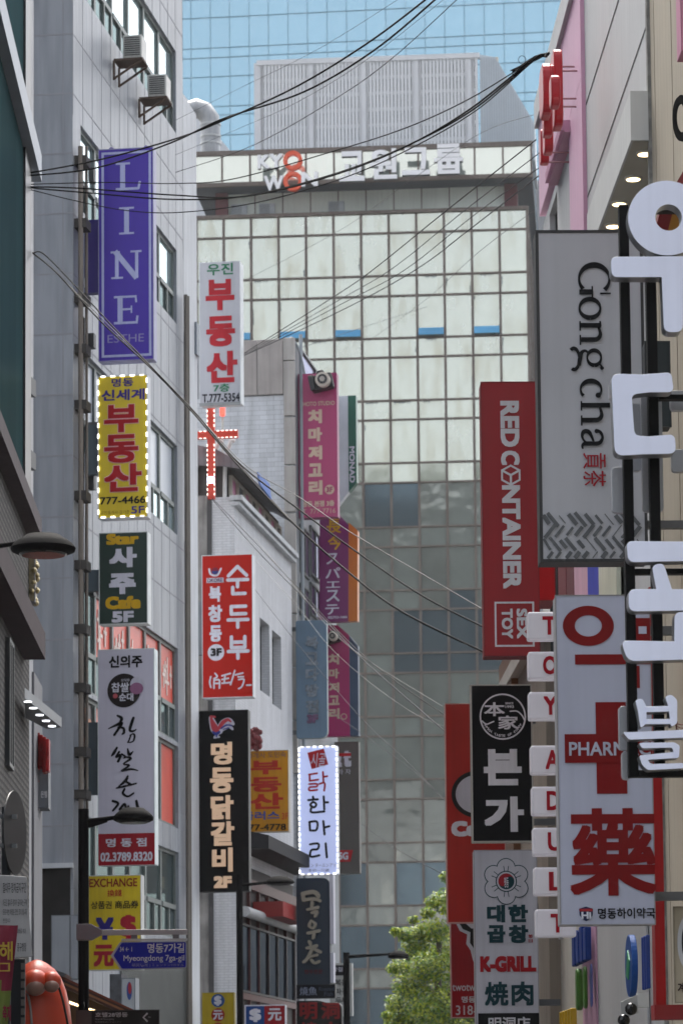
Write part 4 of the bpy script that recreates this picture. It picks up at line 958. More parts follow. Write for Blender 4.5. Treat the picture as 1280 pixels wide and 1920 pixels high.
# crimson board, sideways writing
RC = Sign('red_sign', (904, 716, 1008, 1230), 34, SN, .3, 'crimson board with white sideways capitals and a small boxed panel', mat('9c1420', rough=.38, var=.06, scale=.8, streak=.1), side='7d1018')
wv = vinyl('dcdade')
RC.t('RED', 940, 752, 975, 839, wv, .045, rot=True); RC.t('C', 940, 846, 975, 873, wv, .045, rot=True); RC.t('NTAINER', 941, 911, 975, 1105, wv, .045, rot=True)
hexp = [(958 + 19 * math.sin(R(60 * k)), 892 + 18 * math.cos(R(60 * k))) for k in range(6)]
RC.strokes([hexp + [hexp[0]], [(958, 892), hexp[0]], [(958, 892), hexp[2]], [(958, 892), hexp[4]]], 4, wv, 1, 'cube_emblem', smooth=False)
RC.border(924, 1129, 998, 1213, 3.5, wv); RC.t('SEX', 965, 1142, 985, 1198, wv, .04, rot=True); RC.t('TOY', 937, 1142, 958, 1198, wv, .04, rot=True)
RC.arms(1120, (760, 1190), 6)
R2 = Sign('scarlet_box', (1008, 1040, 1040, 1126), 35.2, SN, .6, 'bright scarlet sign panel half hidden behind the crimson board', 'c01822', side='8d1219')
# white letter boxes
TB = Sign('letter_boxes', (995, 1147, 1072, 1757), 31.5, SN, .2, 'column of eight white light boxes with red capital letters', None)
acr = mat('cdcad2', rough=.25, var=.04, emit=.06)
for ch, (t_, b_, dx) in zip('TOYADULT', ((1147, 1199, 0), (1222, 1274, 0), (1298, 1350, 0), (1399, 1452, 2), (1476, 1529, 3), (1553, 1605, 4), (1627, 1679, 5), (1705, 1757, 7))):
    b = MB(); b.box(TB.fx(993 + dx), TB.fx(1068 + dx), 0, .2, TB.fz(b_), TB.fz(t_)); o = b.build('letter_box', acr, TB.root, bevel=.02)
    l = TB.t(ch, 1020 + dx, t_ + 9, 1046 + dx, b_ - 8, 'b01428', .03, 3, name='letter'); l.parent = o
b = MB(); b.box(TB.fx(1044), TB.fx(1052), .06, .14, TB.fz(1760), TB.fz(1140)); b.build('post', paint('b8b8b6'), TB.root)
# pharmacy board
PH = Sign('pharmacy_sign', (1045, 1116, 1222, 1734), 24, SN, .22, 'tall pale blue pharmacy board with dark red ring, cross and large character', mat('b0b6cb', rough=.35, var=.07, scale=.5, streak=.08), side='8f8f92')
pr_ = vinyl('7c0d12')
PH.disc(1106, 1174, 48, pr_, 1, ry=38, hole=.53, name='ring'); PH.rect_(1080, 1228, 1222, 1247, pr_, 1, 'bar'); PH.rect_(1195, 1160, 1222, 1208, pr_, 2, 'bar'); PH.rect_(1200, 1176, 1215, 1190, mat('b0b6cb', rough=.35, var=.03), 3, 'bar'); PH.rect_(1195, 1250, 1201, 1292, pr_, 1, 'bar')
PH.rect_(1117, 1318, 1174, 1490, pr_, 1, 'cross'); PH.rect_(1058, 1378, 1222, 1432, pr_, 2, 'cross')
PH.t('PHARMACY', 1066, 1393, 1240, 1419, 'b7bccf', .018, 3)
PH.t('藥', 1064, 1517, 1226, 1680, pr_, .02, 1, name='lettering')
PH.poly([(1080, 1704), (1093, 1700), (1106, 1704), (1105, 1716), (1100, 1723), (1093, 1727), (1086, 1723), (1081, 1716)], '232c52', 1, 'shield'); PH.rect_(1081, 1704, 1105, 1709, 'a33', 2, 'shield_band') if False else PH.rect_(1081, 1704, 1105, 1709, 'a32a33', 2, 'shield_band')
PH.t('Hi', 1084, 1710, 1102, 1723, 'd0d4e0', .04, 3); PH.t('명동하이약국', 1115, 1703, 1222, 1723, '15161c', .02, 1)
PH.arms(1300, (1180, 1680), 8)
# black board with round seal
BO = Sign('black_seal_sign', (884, 1284, 997, 1578), 36, SN, .25, 'black board with white round seal and two bold white syllables', mat('07080b', rough=.5, spec=.12, var=.1), side='b8b4ac')
BO.border(881, 1284, 999, 1580, 2.0, 'a9a59c', 1, 'frame')
BO.disc(943, 1344, 43.5, wv, 1, hole=.935, name='seal'); BO.strokes([[(904, 1352), (912, 1358), (921, 1355), (926, 1353)], [(957, 1334), (970, 1334), (979, 1342), (984, 1352)]], 2.5, wv, 1, 'seal_swash')
BO.t('本', 908, 1317, 947, 1343, wv, .02, 1); BO.t('家', 934, 1342, 972, 1368, wv, .02, 1)
BO.t('SINCE', 948, 1317, 963, 1321, wv, .03, 1); BO.t('1993', 948, 1323, 964, 1328, wv, .03, 1)
for i, ch in enumerate('ENJOY TASTE OF KOREA'):
    if ch == ' ': continue
    a = R(205 + 130 * i / 19); cx, cy = 943 + 36 * math.cos(a), 1344 - 36 * math.sin(a); BO.t(ch, cx - 1.8, cy - 2.4, cx + 1.8, cy + 2.4, wv, .03, 1)
BO.t('본', 906, 1405, 977, 1473, wv, .048, 1); BO.t('가', 906, 1494, 980, 1560, wv, .045, 1); BO.arms(1040, (1320, 1540), 6)
# flower emblem board
KG = Sign('grill_sign', (890, 1594, 1008, 1960), 35, SN, .25, 'white board with six petal flower emblem and dark green writing', 'c3c2ca', side='9a979c')
dg_ = vinyl('0f3a42')
for k in range(6):
    a = R(30 + 60 * k) ; cx, cy = 950 + 27 * math.cos(a), 1653 - 26 * math.sin(a)
    KG.disc(cx, cy, 18, dg_, 1 + k * .05, name='petal', n=28); 
for k in range(6):
    a = R(30 + 60 * k); cx, cy = 950 + 27 * math.cos(a), 1653 - 26 * math.sin(a); KG.disc(cx, cy, 16.3, 'c3c2ca', 1.5 + k * .02, name='petal', n=28)
KG.strokes([[(950 + r * math.cos(R(30 + 60 * k + d)), 1653 - r * math.sin(R(30 + 60 * k + d))) for r in (20, 29)] for k in range(6) for d in (-9, 9)], 1.4, dg_, 1.8, 'petal_lines', smooth=False)
KG.disc(950, 1653, 20, dg_, 2, name='petal_core'); KG.disc(950, 1653, 18, 'c3c2ca', 2.4, name='petal_core')
KG.disc(950, 1653, 15, 'a0242e', 2.8, name='taegeuk', a0=20, a1=200); KG.disc(950, 1653, 15, dg_, 2.8, name='taegeuk', a0=200, a1=380)
KG.disc(943, 1655, 7.3, 'a0242e', 3.2, name='taegeuk'); KG.disc(957, 1651, 7.3, dg_, 3.2, name='taegeuk'); KG.t('명동', 946, 1645, 954, 1665, 'd3cfd6', .02, 4)
for ch, q in (('대', (913, 1697, 947, 1730)), ('한', (953, 1697, 990, 1730)), ('곱', (913, 1735, 947, 1768)), ('창', (953, 1735, 990, 1769))): KG.t(ch, *q, dg_, .052, 1)
KG.t('榮', 990, 1753, 998, 1760, 'a0242e', .02, 1); KG.t('日', 990, 1762, 998, 1768, 'a0242e', .02, 1)
KG.t('K-GRILL', 899, 1793, 1004, 1823, 'a5121f', .06, 1); KG.t('燒' if False else '焼', 907, 1841, 951, 1886, dg_, .03, 1); KG.t('肉', 957, 1841, 998, 1886, dg_, .03, 1)
KG.rect_(894, 1900, 1008, 1958, '0e0f13', 1, 'black_panel'); KG.t('明洞店', 913, 1907, 991, 1934, wv, .02, 2); KG.arms(1050, (1640, 1880), 6)
# red boards behind
CO = Sign('orange_red_sign', (836, 1319, 946, 1730), 43, SN, .25, 'orange red board with a plain white disc, partly behind the black seal board', 'b3261b', side='c8998e')
CO.disc(893, 1490, 47, '17120f', 1, ry=44, name='disc_outline'); CO.disc(893, 1490, 39, 'c5c2c8', 2, ry=36, name='disc')
CO.t('Co', 845, 1540, 898, 1569, wv, .07, 1); CO.arms(1010, (1350, 1700), 6)
TT = Sign('crimson_lower_sign', (845, 1731, 932, 1908), 42.4, SN, .22, 'crimson board with white lower case writing and phone digits at its foot', '96131d', side='b98a84')
TT.poly([(856, 1732), (862, 1745), (876, 1752), (874, 1770), (882, 1782), (886, 1800), (894, 1818), (932, 1818), (932, 1732)], 'c5c2c8', 1, 'scallop_edge'); TT.poly([(862, 1732), (868, 1742), (882, 1748), (881, 1768), (889, 1780), (894, 1800), (932, 1800), (932, 1732)], '15120f', 2, 'scallop'); TT.poly([(874, 1732), (884, 1741), (932, 1741), (932, 1732)], 'c5c2c8', 3, 'scallop_fill'); TT.disc(897, 1765, 9, 'c5c2c8', 3, name='scallop_fill')
TT.t('twotw', 847, 1846, 890, 1858, 'c9bcc0', .01, 1); TT.t('명동', 864, 1868, 890, 1880, 'c9bcc0', .03, 1); TT.t('318-', 853, 1885, 892, 1903, 'c9bcc0', .01, 1)

# far right low building behind the signs
FR = Frame('far_right_building', (*P(1022, 1300, 41.5).xy, 0), -math.pi / 2 - NEAR, 'low beige and brown building glimpsed behind the black seal board', 'building')
z = FR.hit(985, 1232)[1]; wall(FR, -7, 0, 0, z, [], mat('8f8578', rough=.7, streak=.3), back=6)
b = MB(); b.box(-6.9, -4.5, -.1, 0, 2, z + .4); b.build('brown_fin', mat('6b4a2c', rough=.5), FR.root)
b = MB(); b.box(-7.3, .2, -.12, .1, z - .1, z + .12); b.build('coping', mat('b8b4ac'), FR.root)

# ================================================================ signs of the left row
lav = vinyl('aeb4da'); led = glow('ffffff', 1.3); wht = vinyl('c9cad6'); red = vinyl('a8141f')
def serif(S, ch, x0, y0, x1, y1, m, st=.2, sf=.07):
    """slab-ended capitals from strokes"""
    w_, h_ = x1 - x0, y1 - y0; T = st * h_ * .9; F = sf * h_
    X = lambda u: x0 + u * w_
    Y = lambda v: y0 + v * h_
    L = []
    bar = lambda u0, v0, u1, v1, wd: L.append([(X(u0), Y(v0), wd), (X(u1), Y(v1), wd)])
    if ch == 'L': bar(.3, 0, .3, 1, T); bar(.02, .035, .6, .035, F); bar(.02, .955, .95, .955, F * 1.3); bar(.94, .98, 1.0, .7, F * 1.2)
    if ch == 'I': bar(.5, 0, .5, 1, T); bar(0, .035, 1, .035, F); bar(0, .965, 1, .965, F)
    if ch == 'N': bar(.2, 0, .2, 1, T * .72); bar(.14, 0, .84, 1, T * 1.05); bar(.84, 0, .84, 1, T * .62); bar(0, .035, .3, .035, F); bar(.02, .965, .4, .965, F); bar(.64, .035, 1, .035, F)
    if ch == 'E': bar(.28, 0, .28, 1, T); bar(.02, .04, .92, .04, F * 1.1); bar(.02, .955, .98, .955, F * 1.2); bar(.28, .48, .75, .48, F); bar(.75, .36, .75, .62, F * .8); bar(.92, .0, .95, .25, F); bar(.96, 1, 1.0, .72, F * 1.1)
    return S.strokes(L, 3, m, 1, 'letter', smooth=False, round_=False)
LI = Sign('purple_sign', (185, 278, 288, 676), 60.8, SF, .3, 'tall purple board with pale serif capitals inside a thin pale border', mat('3a1d9e', rough=.42, var=.06, scale=.6, streak=.06), side='8a8aa8')
LI.border(191, 284, 284, 669, 4.5, lav)
b = MB()
for k, q in enumerate((('L', 217, 305, 263, 357), ('I', 224, 389, 252, 440), ('N', 208, 471, 266, 523), ('E', 213, 555, 258, 608))): serif(LI, q[0], *q[1:], lav)
LI.t('ESTHE', 202, 627, 270, 642, mat('8a86b4', rough=.4), .0)
for px in (206, 272):
    b = MB(); c_ = [(LI.fx(px + 4 * math.cos(a)), .15, LI.fz(276 - 5 * math.sin(a))) for a in [math.pi * k / 8 for k in range(9)]]; b.tube(c_, .012, n=6); b.build('lifting_eye', paint('4a3a90'), LI.root)
b = MB(); b.box(LI.fx(157), LI.fx(185), .05, .25, LI.fz(545), LI.fz(408)); b.build('side_panel', mat('2a1c70', rough=.5), LI.root)
b = MB(); b.box(LI.fx(155), LI.fx(160), .0, .05, LI.fz(535), LI.fz(518)); b.build('bracket', paint('b8bac0'), LI.root)

YS = Sign('yellow_office_sign', (184, 704, 277, 971), 60.9, SF, .3, 'yellow board with huge red syllables edged by white lamp dashes, below the purple board', mat('d2ba22', rough=.4, var=.05, scale=.7, streak=.07), side='b9bcc2')
pur = vinyl('3b2f86'); pk = vinyl('e0b8bc')
YS.t('명동', 210, 709, 251, 725, pur, .02); YS.t('신세계', 191, 730, 272, 751, pur, .03)
for ch, q in (('부', (196, 759, 260, 811)), ('동', (196, 815, 260, 868)), ('산', (196, 870, 266, 922))):
    YS.t(ch, q[0] - 1, q[1] - 1, q[2] + 1, q[3] + 1, pk, .055, 1, name='letter_outline'); YS.t(ch, *q, red, .034, 2)
YS.t('777-4466', 188, 931, 273, 945, '14141a', .02, 1); YS.t('5F', 246, 950, 271, 964, pur, .02, 1); YS.t('공인중개사·김기준', 189, 957, 243, 964, '6a5a14', .0, 1)
YS.leds(185, 705, 276, 969, 5, 13, 8, 2.4, led); YS.rect_(186, 969, 277, 973, '8f8a78', 1, 'edge') if False else None
YS.arms(158, (790, 880), 3)
b = MB(); b.box(YS.fx(157), YS.fx(184), .1, .25, YS.fz(886), YS.fz(792)); b.build('bracket_box', mat('52616a', rough=.5), YS.root)

SS = Sign('green_cafe_sign', (186, 998, 277, 1170), 60.8, SF, .32, 'dark green board with yellow latin words and large white syllables', mat('0d2c24', rough=.4, var=.06, scale=.7), side='c3c8c8')
ye = vinyl('c79f16')
SS.t('Star', 200, 1000, 261, 1021, ye, .06); SS.t('사', 205, 1026, 257, 1064, wht, .06); SS.t('주', 205, 1075, 255, 1114, wht, .06); SS.t('Cafe', 198, 1118, 264, 1142, ye, .06); SS.t('5F', 210, 1146, 251, 1167, wht, .05)
b = MB(); b.box(SS.fx(158), SS.fx(186), .1, .25, SS.fz(1105), SS.fz(1065)); b.build('bracket_box', mat('52616a', rough=.5), SS.root)

SD = Sign('brush_sign', (184, 1217, 290, 1622), 60.7, SF, .34, 'white board with black brush syllables, round emblem and red foot panel', mat('b4b3c2', rough=.38, var=.05, scale=.6, streak=.06), side='c2ccce')
bk = mat('0a0a0e', rough=.6, spec=.08)
SD.t('신의주', 205, 1229, 268, 1252, bk, .035)
SD.disc(233, 1295, 31, '191012', 1, ry=32, name='emblem'); SD.disc(258, 1284, 13, 'b3b2c0', 2, ry=14, name='emblem_cap', a0=-10, a1=190); SD.disc(257, 1292, 12.5, '8d6080', 3, ry=11, name='emblem_face')
SD.t('찹쌀', 210, 1280, 243, 1298, wht, .02, 2); SD.t('순대', 224, 1300, 251, 1315, wht, .03, 2); SD.t('신의주', 228, 1273, 244, 1279, wht, .0, 2); SD.disc(217, 1305, 4.5, 'b05058', 2, name='emblem_dot')
# brush lettering read off the board
SD.strokes([[(221, 1342, 4), (229, 1348, 6), (222, 1360, 3)], [(204, 1366, 2), (218, 1360, 5), (229, 1356, 6), (222, 1368, 5), (215, 1378, 5)], [(222, 1364, 3), (232, 1366, 5), (233, 1374, 5), (230, 1377, 3)],
            [(251, 1347, 5), (247, 1358, 6), (244, 1370, 5), (250, 1372, 4), (256, 1369, 2)], [(246, 1380, 3), (242, 1390, 3), (240, 1393, 2), (250, 1391, 3), (253, 1381, 4), (250, 1377, 3), (244, 1380, 2)]], 4, bk)
SD.strokes([[(220, 1402, 4), (214, 1412, 6), (210, 1417, 3)], [(224, 1410, 4), (218, 1420, 4), (227, 1416, 5), (222, 1428, 5)], [(229, 1414, 3), (236, 1420, 4), (232, 1422, 2)], [(240, 1405, 3), (243, 1416, 6), (250, 1410, 2)],
            [(236, 1420, 3), (246, 1423, 5), (232, 1433, 3), (243, 1436, 4), (228, 1446, 3), (245, 1443, 4), (259, 1446, 2)]], 4, bk)
SD.strokes([[(240, 1456, 4), (236, 1464, 6), (222, 1476, 2)], [(236, 1466, 4), (246, 1472, 5)], [(219, 1478, 3), (238, 1474, 4), (256, 1470, 3)], [(234, 1480, 4), (231, 1488, 5), (240, 1494, 4), (251, 1488, 3)]], 4, bk)
SD.strokes([[(212, 1502, 5), (222, 1507, 5), (212, 1520, 4)], [(225, 1518, 5), (234, 1508, 5), (236, 1522, 5), (226, 1520, 4)], [(241, 1512, 4), (239, 1530, 5)], [(256, 1503, 5), (259, 1518, 6), (262, 1532, 3)]], 4, bk)
SD.rect_(185, 1563, 290, 1622, '8f1020', 1, 'foot_panel'); SD.t('명 동 점', 199, 1572, 275, 1588, wht, .025, 2); SD.t('02.3789.8320', 189, 1598, 286, 1615, wht, .03, 2)
b = MB(); b.box(SD.fx(156), SD.fx(184), .1, .25, SD.fz(1488), SD.fz(1352)); b.build('bracket_box', mat('46555e', rough=.5), SD.root)

EX = Sign('exchange_sign', (166, 1641, 265, 1819), 60.4, SF, .3, 'yellow money exchange board with currency symbols behind the lamp post', 'c6b024', side='b5b7b4')
br_ = vinyl('7c2416')
EX.t('EXCHANGE', 168, 1647, 258, 1663, br_, .02); EX.t('換錢', 202, 1668, 229, 1681, vinyl('a8281c'), .01); EX.t('상품권 商品券', 171, 1689, 260, 1704, '201c10', .015)
EX.t('¥', 180, 1720, 214, 1762, vinyl('2a2470'), .05); EX.t('$', 226, 1716, 256, 1762, vinyl('a01c30'), .05); EX.t('元', 176, 1771, 214, 1812, vinyl('9a2030'), .05)

UJ = Sign('white_office_sign', (374, 491, 451, 757), 74.6, SF, .42, 'white board with huge red syllables and a green heading, top of the second column', mat('a2a5ae', rough=.35, var=.04, scale=.6, streak=.06), side='bcc2c6')
grn = vinyl('1d6a48')
UJ.t('우진', 389, 494, 438, 516, grn, .02)
for ch, q in (('부', (386, 524, 440, 582)), ('동', (387, 593, 441, 650)), ('산', (387, 659, 445, 718))): UJ.t(ch, *q, 'a01a28', .046)
UJ.t('7층', 400, 720, 430, 735, grn, .02); UJ.t('T.777-5354', 379, 738, 449, 754, '20222c', .025)
UJ.rect_(374, 755, 451, 761, '8b8f92', 1, 'foot_trim', depth=.03)

SU = Sign('red_tofu_sign', (379, 1040, 474, 1308), 75, SF, .35, 'orange red board with large rounded white syllables and a white floor disc', mat('a51406', rough=.45, var=.05, scale=.7, streak=.06, spec=.15), side='c2c6ca')
RD = lambda ch, q, wd: None
# rounded heavy syllables as strokes
SU.strokes([[(429, 1080), (446, 1063)], [(446, 1063), (463, 1080)], [(428, 1088), (465, 1088)], [(446, 1088), (446, 1101)], [(437, 1102), (437, 1114)], [(437, 1114), (460, 1114)],
            [(434, 1138), (461, 1138)], [(434, 1138), (434, 1152)], [(434, 1152), (461, 1152)], [(428, 1163), (465, 1163)], [(446, 1163), (446, 1177)],
            [(434, 1195), (434, 1215)], [(459, 1195), (459, 1215)], [(434, 1205), (459, 1205)], [(434, 1215), (459, 1215)], [(428, 1222), (465, 1222)], [(446, 1222), (446, 1235)]], 6.5, wht, smooth=False)
for ch, q in (('북', (392, 1099, 415, 1128)), ('창', (391, 1134, 417, 1166)), ('동', (393, 1172, 416, 1203))): SU.t(ch, *q, wht, .045)
SU.disc(405, 1223, 15.5, wht, 1, name='floor_disc'); SU.t('3F', 395, 1215, 416, 1230, '17171c', .05, 2)
SU.strokes([[(393, 1066), (396, 1076), (408, 1078), (415, 1066)]], 3.5, wht, 1, 'bowl_emblem'); SU.disc(404, 1070, 6.5, '7a2438', 2, name='bowl_emblem', a0=0, a1=180); SU.disc(404, 1070, 6.5, '2c3a7a', 2, name='bowl_emblem', a0=180, a1=360)
SU.rect_(388, 1083, 420, 1092, wht, 1, 'emblem_plate'); SU.t('DKORE', 390, 1084, 418, 1091, '5a3a5a', .02, 2)
SU.strokes([[(395, 1268), (393, 1278), (395, 1288)], [(403, 1262), (407, 1268), (401, 1272)], [(401, 1275), (401, 1290)], [(401, 1275), (411, 1275), (411, 1290)], [(402, 1281), (411, 1281)], [(416, 1267), (432, 1263)], [(416, 1274), (428, 1272)], [(416, 1281), (432, 1280)], [(422, 1266), (420, 1281)],
            [(440, 1258), (432, 1284)], [(441, 1266), (455, 1263)], [(446, 1270), (456, 1270)], [(447, 1275), (457, 1275), (453, 1288), (447, 1292)], [(462, 1286), (470, 1286)]], 3, wht)
b = MB(); b.box(SU.fx(354), SU.fx(379), .1, .3, SU.fz(1225), SU.fz(1125)); b.build('bracket_box', mat('6a7076', rough=.5), SU.root)

BR = Sign('black_rooster_sign', (367, 1332, 466, 1672), 72, SF, .3, 'tall black board with lit cream syllables under a small rooster emblem', mat('07080b', rough=.5, var=.1, spec=.1), side='0b0b0e')
cream = mat('d4b496', rough=.5, var=.03, emit=.1)
for ch, q in (('명', (397, 1392, 436, 1434)), ('동', (395, 1440, 438, 1487)), ('닭', (396, 1492, 438, 1537)), ('갈', (396, 1541, 439, 1586)), ('비', (398, 1590, 436, 1635))): BR.t(ch, *q, cream, .038, depth=.05, name='letter')
BR.t('2F', 401, 1643, 434, 1665, cream, .06, depth=.05, name='letter')
rw, rr_, rb = vinyl('c6c6d4'), vinyl('b8404a'), vinyl('2c3c90')
BR.strokes([[(397, 1346, 9), (400, 1356, 13), (405, 1368, 17), (412, 1370, 14)], [(412, 1370, 12), (420, 1358, 16), (430, 1352, 12), (438, 1358, 6)], [(408, 1374, 10), (406, 1382, 5), (402, 1382, 4), (412, 1382, 3)], [(418, 1366, 10), (430, 1362, 8), (437, 1368, 4)]], 8, rw, 1, 'rooster')
BR.strokes([[(397, 1347, 5), (400, 1356, 9), (404, 1365, 13), (408, 1369, 9)], [(413, 1364, 7), (419, 1355, 8), (428, 1350, 6), (434, 1354, 3)], [(396, 1343, 4), (404, 1344, 4)]], 6, rr_, 2, 'rooster')
BR.strokes([[(400, 1372, 3), (406, 1376, 6), (412, 1373, 5)], [(416, 1366, 3), (426, 1360, 3), (436, 1362, 2)], [(420, 1368, 2), (430, 1365, 2)], [(407, 1376, 4), (407, 1381, 3)]], 4, rb, 2.5, 'rooster')
for (a, c_) in ((1378, 1422), (1582, 1626)):
    b = MB(); b.box(BR.fx(354), BR.fx(367), .05, .2, BR.fz(c_), BR.fz(a)); b.build('bracket_box', mat('101114', rough=.5), BR.root)

PY = Sign('amber_office_sign', (464, 1407, 541, 1560), 78, SF, .25, 'amber yellow board with red syllables half behind the black rooster board', 'b97f0c', side='a39a86')
PY.t('공인중개사 도민숙', 440, 1410, 537, 1421, vinyl('5a4a5a'), .0)
for ch, q in (('부', (469, 1426, 528, 1452)), ('동', (469, 1457, 528, 1485)), ('산', (469, 1487, 531, 1517))): PY.t(ch, *q, 'a82814', .04)
PY.t('플러스', 452, 1521, 524, 1537, vinyl('34488c'), .03); PY.t('3F', 528, 1525, 540, 1537, vinyl('a83a14'), .01); PY.t('777-4778', 456, 1545, 536, 1557, '1c1710', .02)
RO = Sign('red_ornament', (467, 1363, 490, 1404), 77.5, SF, .2, 'dark red carved ornament sticking out beside the black rooster board', None, cat='ornament', group=None)
b = MB()
for i in range(40): b.ball((RO.fx(rnd.uniform(469, 488)), rnd.uniform(0, .15), RO.fz(rnd.uniform(1366, 1404))), (.06, .05, .07), 8, 6)
b.box(RO.fx(467), RO.fx(485), .05, .15, RO.fz(1404), RO.fz(1366)); b.build('carving', mat('6e2226', rough=.5, var=.3, scale=8), RO.root)

mg = mat('9a1f5c', rough=.4, var=.05, scale=.5, streak=.06); gld = vinyl('c0a896')
PS = Sign('magenta_studio_sign', (560, 700, 632, 970), 85.6, SF, .35, 'large magenta board topped by a black model camera', mg, side='8a3a62')
PS.t('PHOTO STUDIO', 564, 753, 628, 761, gld, .02)
for ch, q in (('치', (578, 768, 604, 794)), ('마', (578, 802, 604, 828)), ('저', (578, 836, 604, 862)), ('고', (578, 869, 604, 894)), ('리', (578, 901, 604, 928))): PS.t(ch, *q, gld, .06)
PS.disc(617, 919, 9, gld, 1, name='floor_disc'); PS.t('3F', 611, 914, 623, 924, vinyl('8a2458'), .03, 2); PS.t('명동 본점 3층', 566, 939, 626, 950, gld, .04); PS.t('T. 777-7716', 566, 954, 628, 963, gld, .0)
def model_camera(S, cx, cy, s, nm='model_camera'):
    k = S.px * s; C = Frame(nm, S.world(S.fx(cx), -.25, S.fz(cy)), SF, 'black model %s camera on the %s magenta board' % (('reflex', 'upper') if s > .8 else ('stills', 'lower')), 'model camera', 'model cameras on the magenta boards')
    C.root.rotation_euler = (0, R(-12), SF)
    b = MB(); b.prism(rounded([(-22 * k, -16 * k), (20 * k, -16 * k), (20 * k, 12 * k), (-22 * k, 12 * k)], 4 * k), -.1, .22); b.prism([(-8 * k, 12 * k), (10 * k, 12 * k), (6 * k, 20 * k), (-4 * k, 20 * k)], -.08, .15)
    b.prism(rounded([(-23 * k, -16 * k), (-13 * k, -16 * k), (-13 * k, 13 * k), (-23 * k, 13 * k)], 3 * k), -.2, -.1); b.build('body', mat('15171c', rough=.5), C.root, bevel=.02)
    f = lambda r: [(4 * k + r * k * math.cos(2 * math.pi * i / 28), -2 * k + r * k * math.sin(2 * math.pi * i / 28)) for i in range(28)]
    b = MB(); b.prism(f(13.5), -.32, -.1); b.build('lens_barrel', mat('b4aca2', rough=.4), C.root); b = MB(); b.prism(f(9), -.36, -.3); l = b.build('lens', mat('1c1f24', rough=.2), C.root); b = MB(); b.prism(f(5), -.37, -.35); b.build('lens_glass', mat('8a8580', rough=.1), l)
model_camera(PS, 607, 719, 1.0)
PS.arms(548, (730, 940), 3)

MO = Sign('green_white_sign', (634, 742, 668, 950), 92, SF, .3, 'white and green board with slanted foot and sideways white letters', None)
b = MB(); q = [(632, 742), (653, 742), (653, 922), (632, 947)]; b.prism([(MO.fx(a), MO.fz(c_)) for a, c_ in q], 0, .3); b.build('white_board', mat('c0c4cc', rough=.4), MO.root)
b = MB(); q = [(653, 742), (668, 742), (668, 905), (653, 922)]; b.prism([(MO.fx(a), MO.fz(c_)) for a, c_ in q], -.01, .3); b.build('green_board', mat('0a5442', rough=.4), MO.root)
MO.t('MONAD', 655, 838, 665, 906, wht, .03, 4, rot=True)

PU = Sign('purple_orange_sign', (600, 965, 671, 1166), 88.3, SF, .3, 'purple and orange board with white sideways katakana and slanted top', None)
b = MB(); q = [(600, 962), (634, 962), (654, 985), (652, 1165), (598, 1165)]; b.prism([(PU.fx(a), PU.fz(c_)) for a, c_ in q], 0, .3); b.build('purple_board', mat('6f1a5e', rough=.4, streak=.05), PU.root)
b = MB(); q = [(654, 980), (671, 996), (669, 1165), (652, 1165)]; b.prism([(PU.fx(a), PU.fz(c_)) for a, c_ in q], .01, .3); b.build('orange_board', mat('b8640c', rough=.4, streak=.05), PU.root)
for ch, q, m_ in (('長', (613, 972, 640, 1000), vinyl('c49a14')), ('今', (615, 1003, 642, 1031), vinyl('c49a14')), ('ス', (612, 1037, 635, 1058), wht), ('パ', (610, 1064, 638, 1084), wht), ('エ', (611, 1090, 637, 1102), wht), ('ス', (611, 1106, 636, 1128), wht), ('テ', (609, 1133, 635, 1152), wht)): PU.t(ch, *q, m_, .015)
PU.t('02)753-1666', 614, 1155, 650, 1161, wht, .03)

BLU = Sign('faded_blue_sign', (556, 1163, 613, 1383), 84.6, SF, .2, 'faded blue grey board whose raised characters have weathered away', mat('5c7488', rough=.55, var=.12, scale=1, streak=.1), side='7d8a90', outline=rounded([(555, 1163), (613, 1163), (613, 1384), (555, 1384)], [4, 4, 14, 4]))
wth = mat('76808a', rough=.6, var=.35, scale=14)
for i, ch in enumerate('복고다방집'): BLU.t(ch, 573, 1193 + i * 30, 597, 1217 + i * 30, wth, .05, depth=.02)
BLU.t('3F', 575, 1340, 596, 1356, mat('6a4a6a', rough=.6, var=.3, scale=12), .06, depth=.02)
BLU.arms(545, (1178, 1372), 4)
M2 = Sign('magenta_lower_sign', (613, 1176, 655, 1380), 89, SF, .3, 'smaller magenta board with slanted blue edge behind the faded blue board', None)
b = MB(); q = [(605, 1172), (634, 1172), (655, 1192), (655, 1380), (605, 1380)]; b.prism([(M2.fx(a), M2.fz(c_)) for a, c_ in q], 0, .3); b.build('magenta_board', mg, M2.root)
b = MB(); q = [(655, 1192), (671, 1212), (671, 1380), (655, 1380)]; b.prism([(M2.fx(a), M2.fz(c_)) for a, c_ in q], .02, .3); b.build('blue_edge', mat('34465e', rough=.5), M2.root)
for ch, q in (('치', (616, 1226, 636, 1246)), ('마', (616, 1254, 636, 1272)), ('저', (616, 1280, 636, 1298)), ('고', (616, 1304, 636, 1322)), ('리', (616, 1328, 636, 1348))): M2.t(ch, *q, gld, .05)
M2.disc(644, 1344, 6, gld, 1, hole=.7, name='floor_disc'); model_camera(M2, 627, 1197, .62)

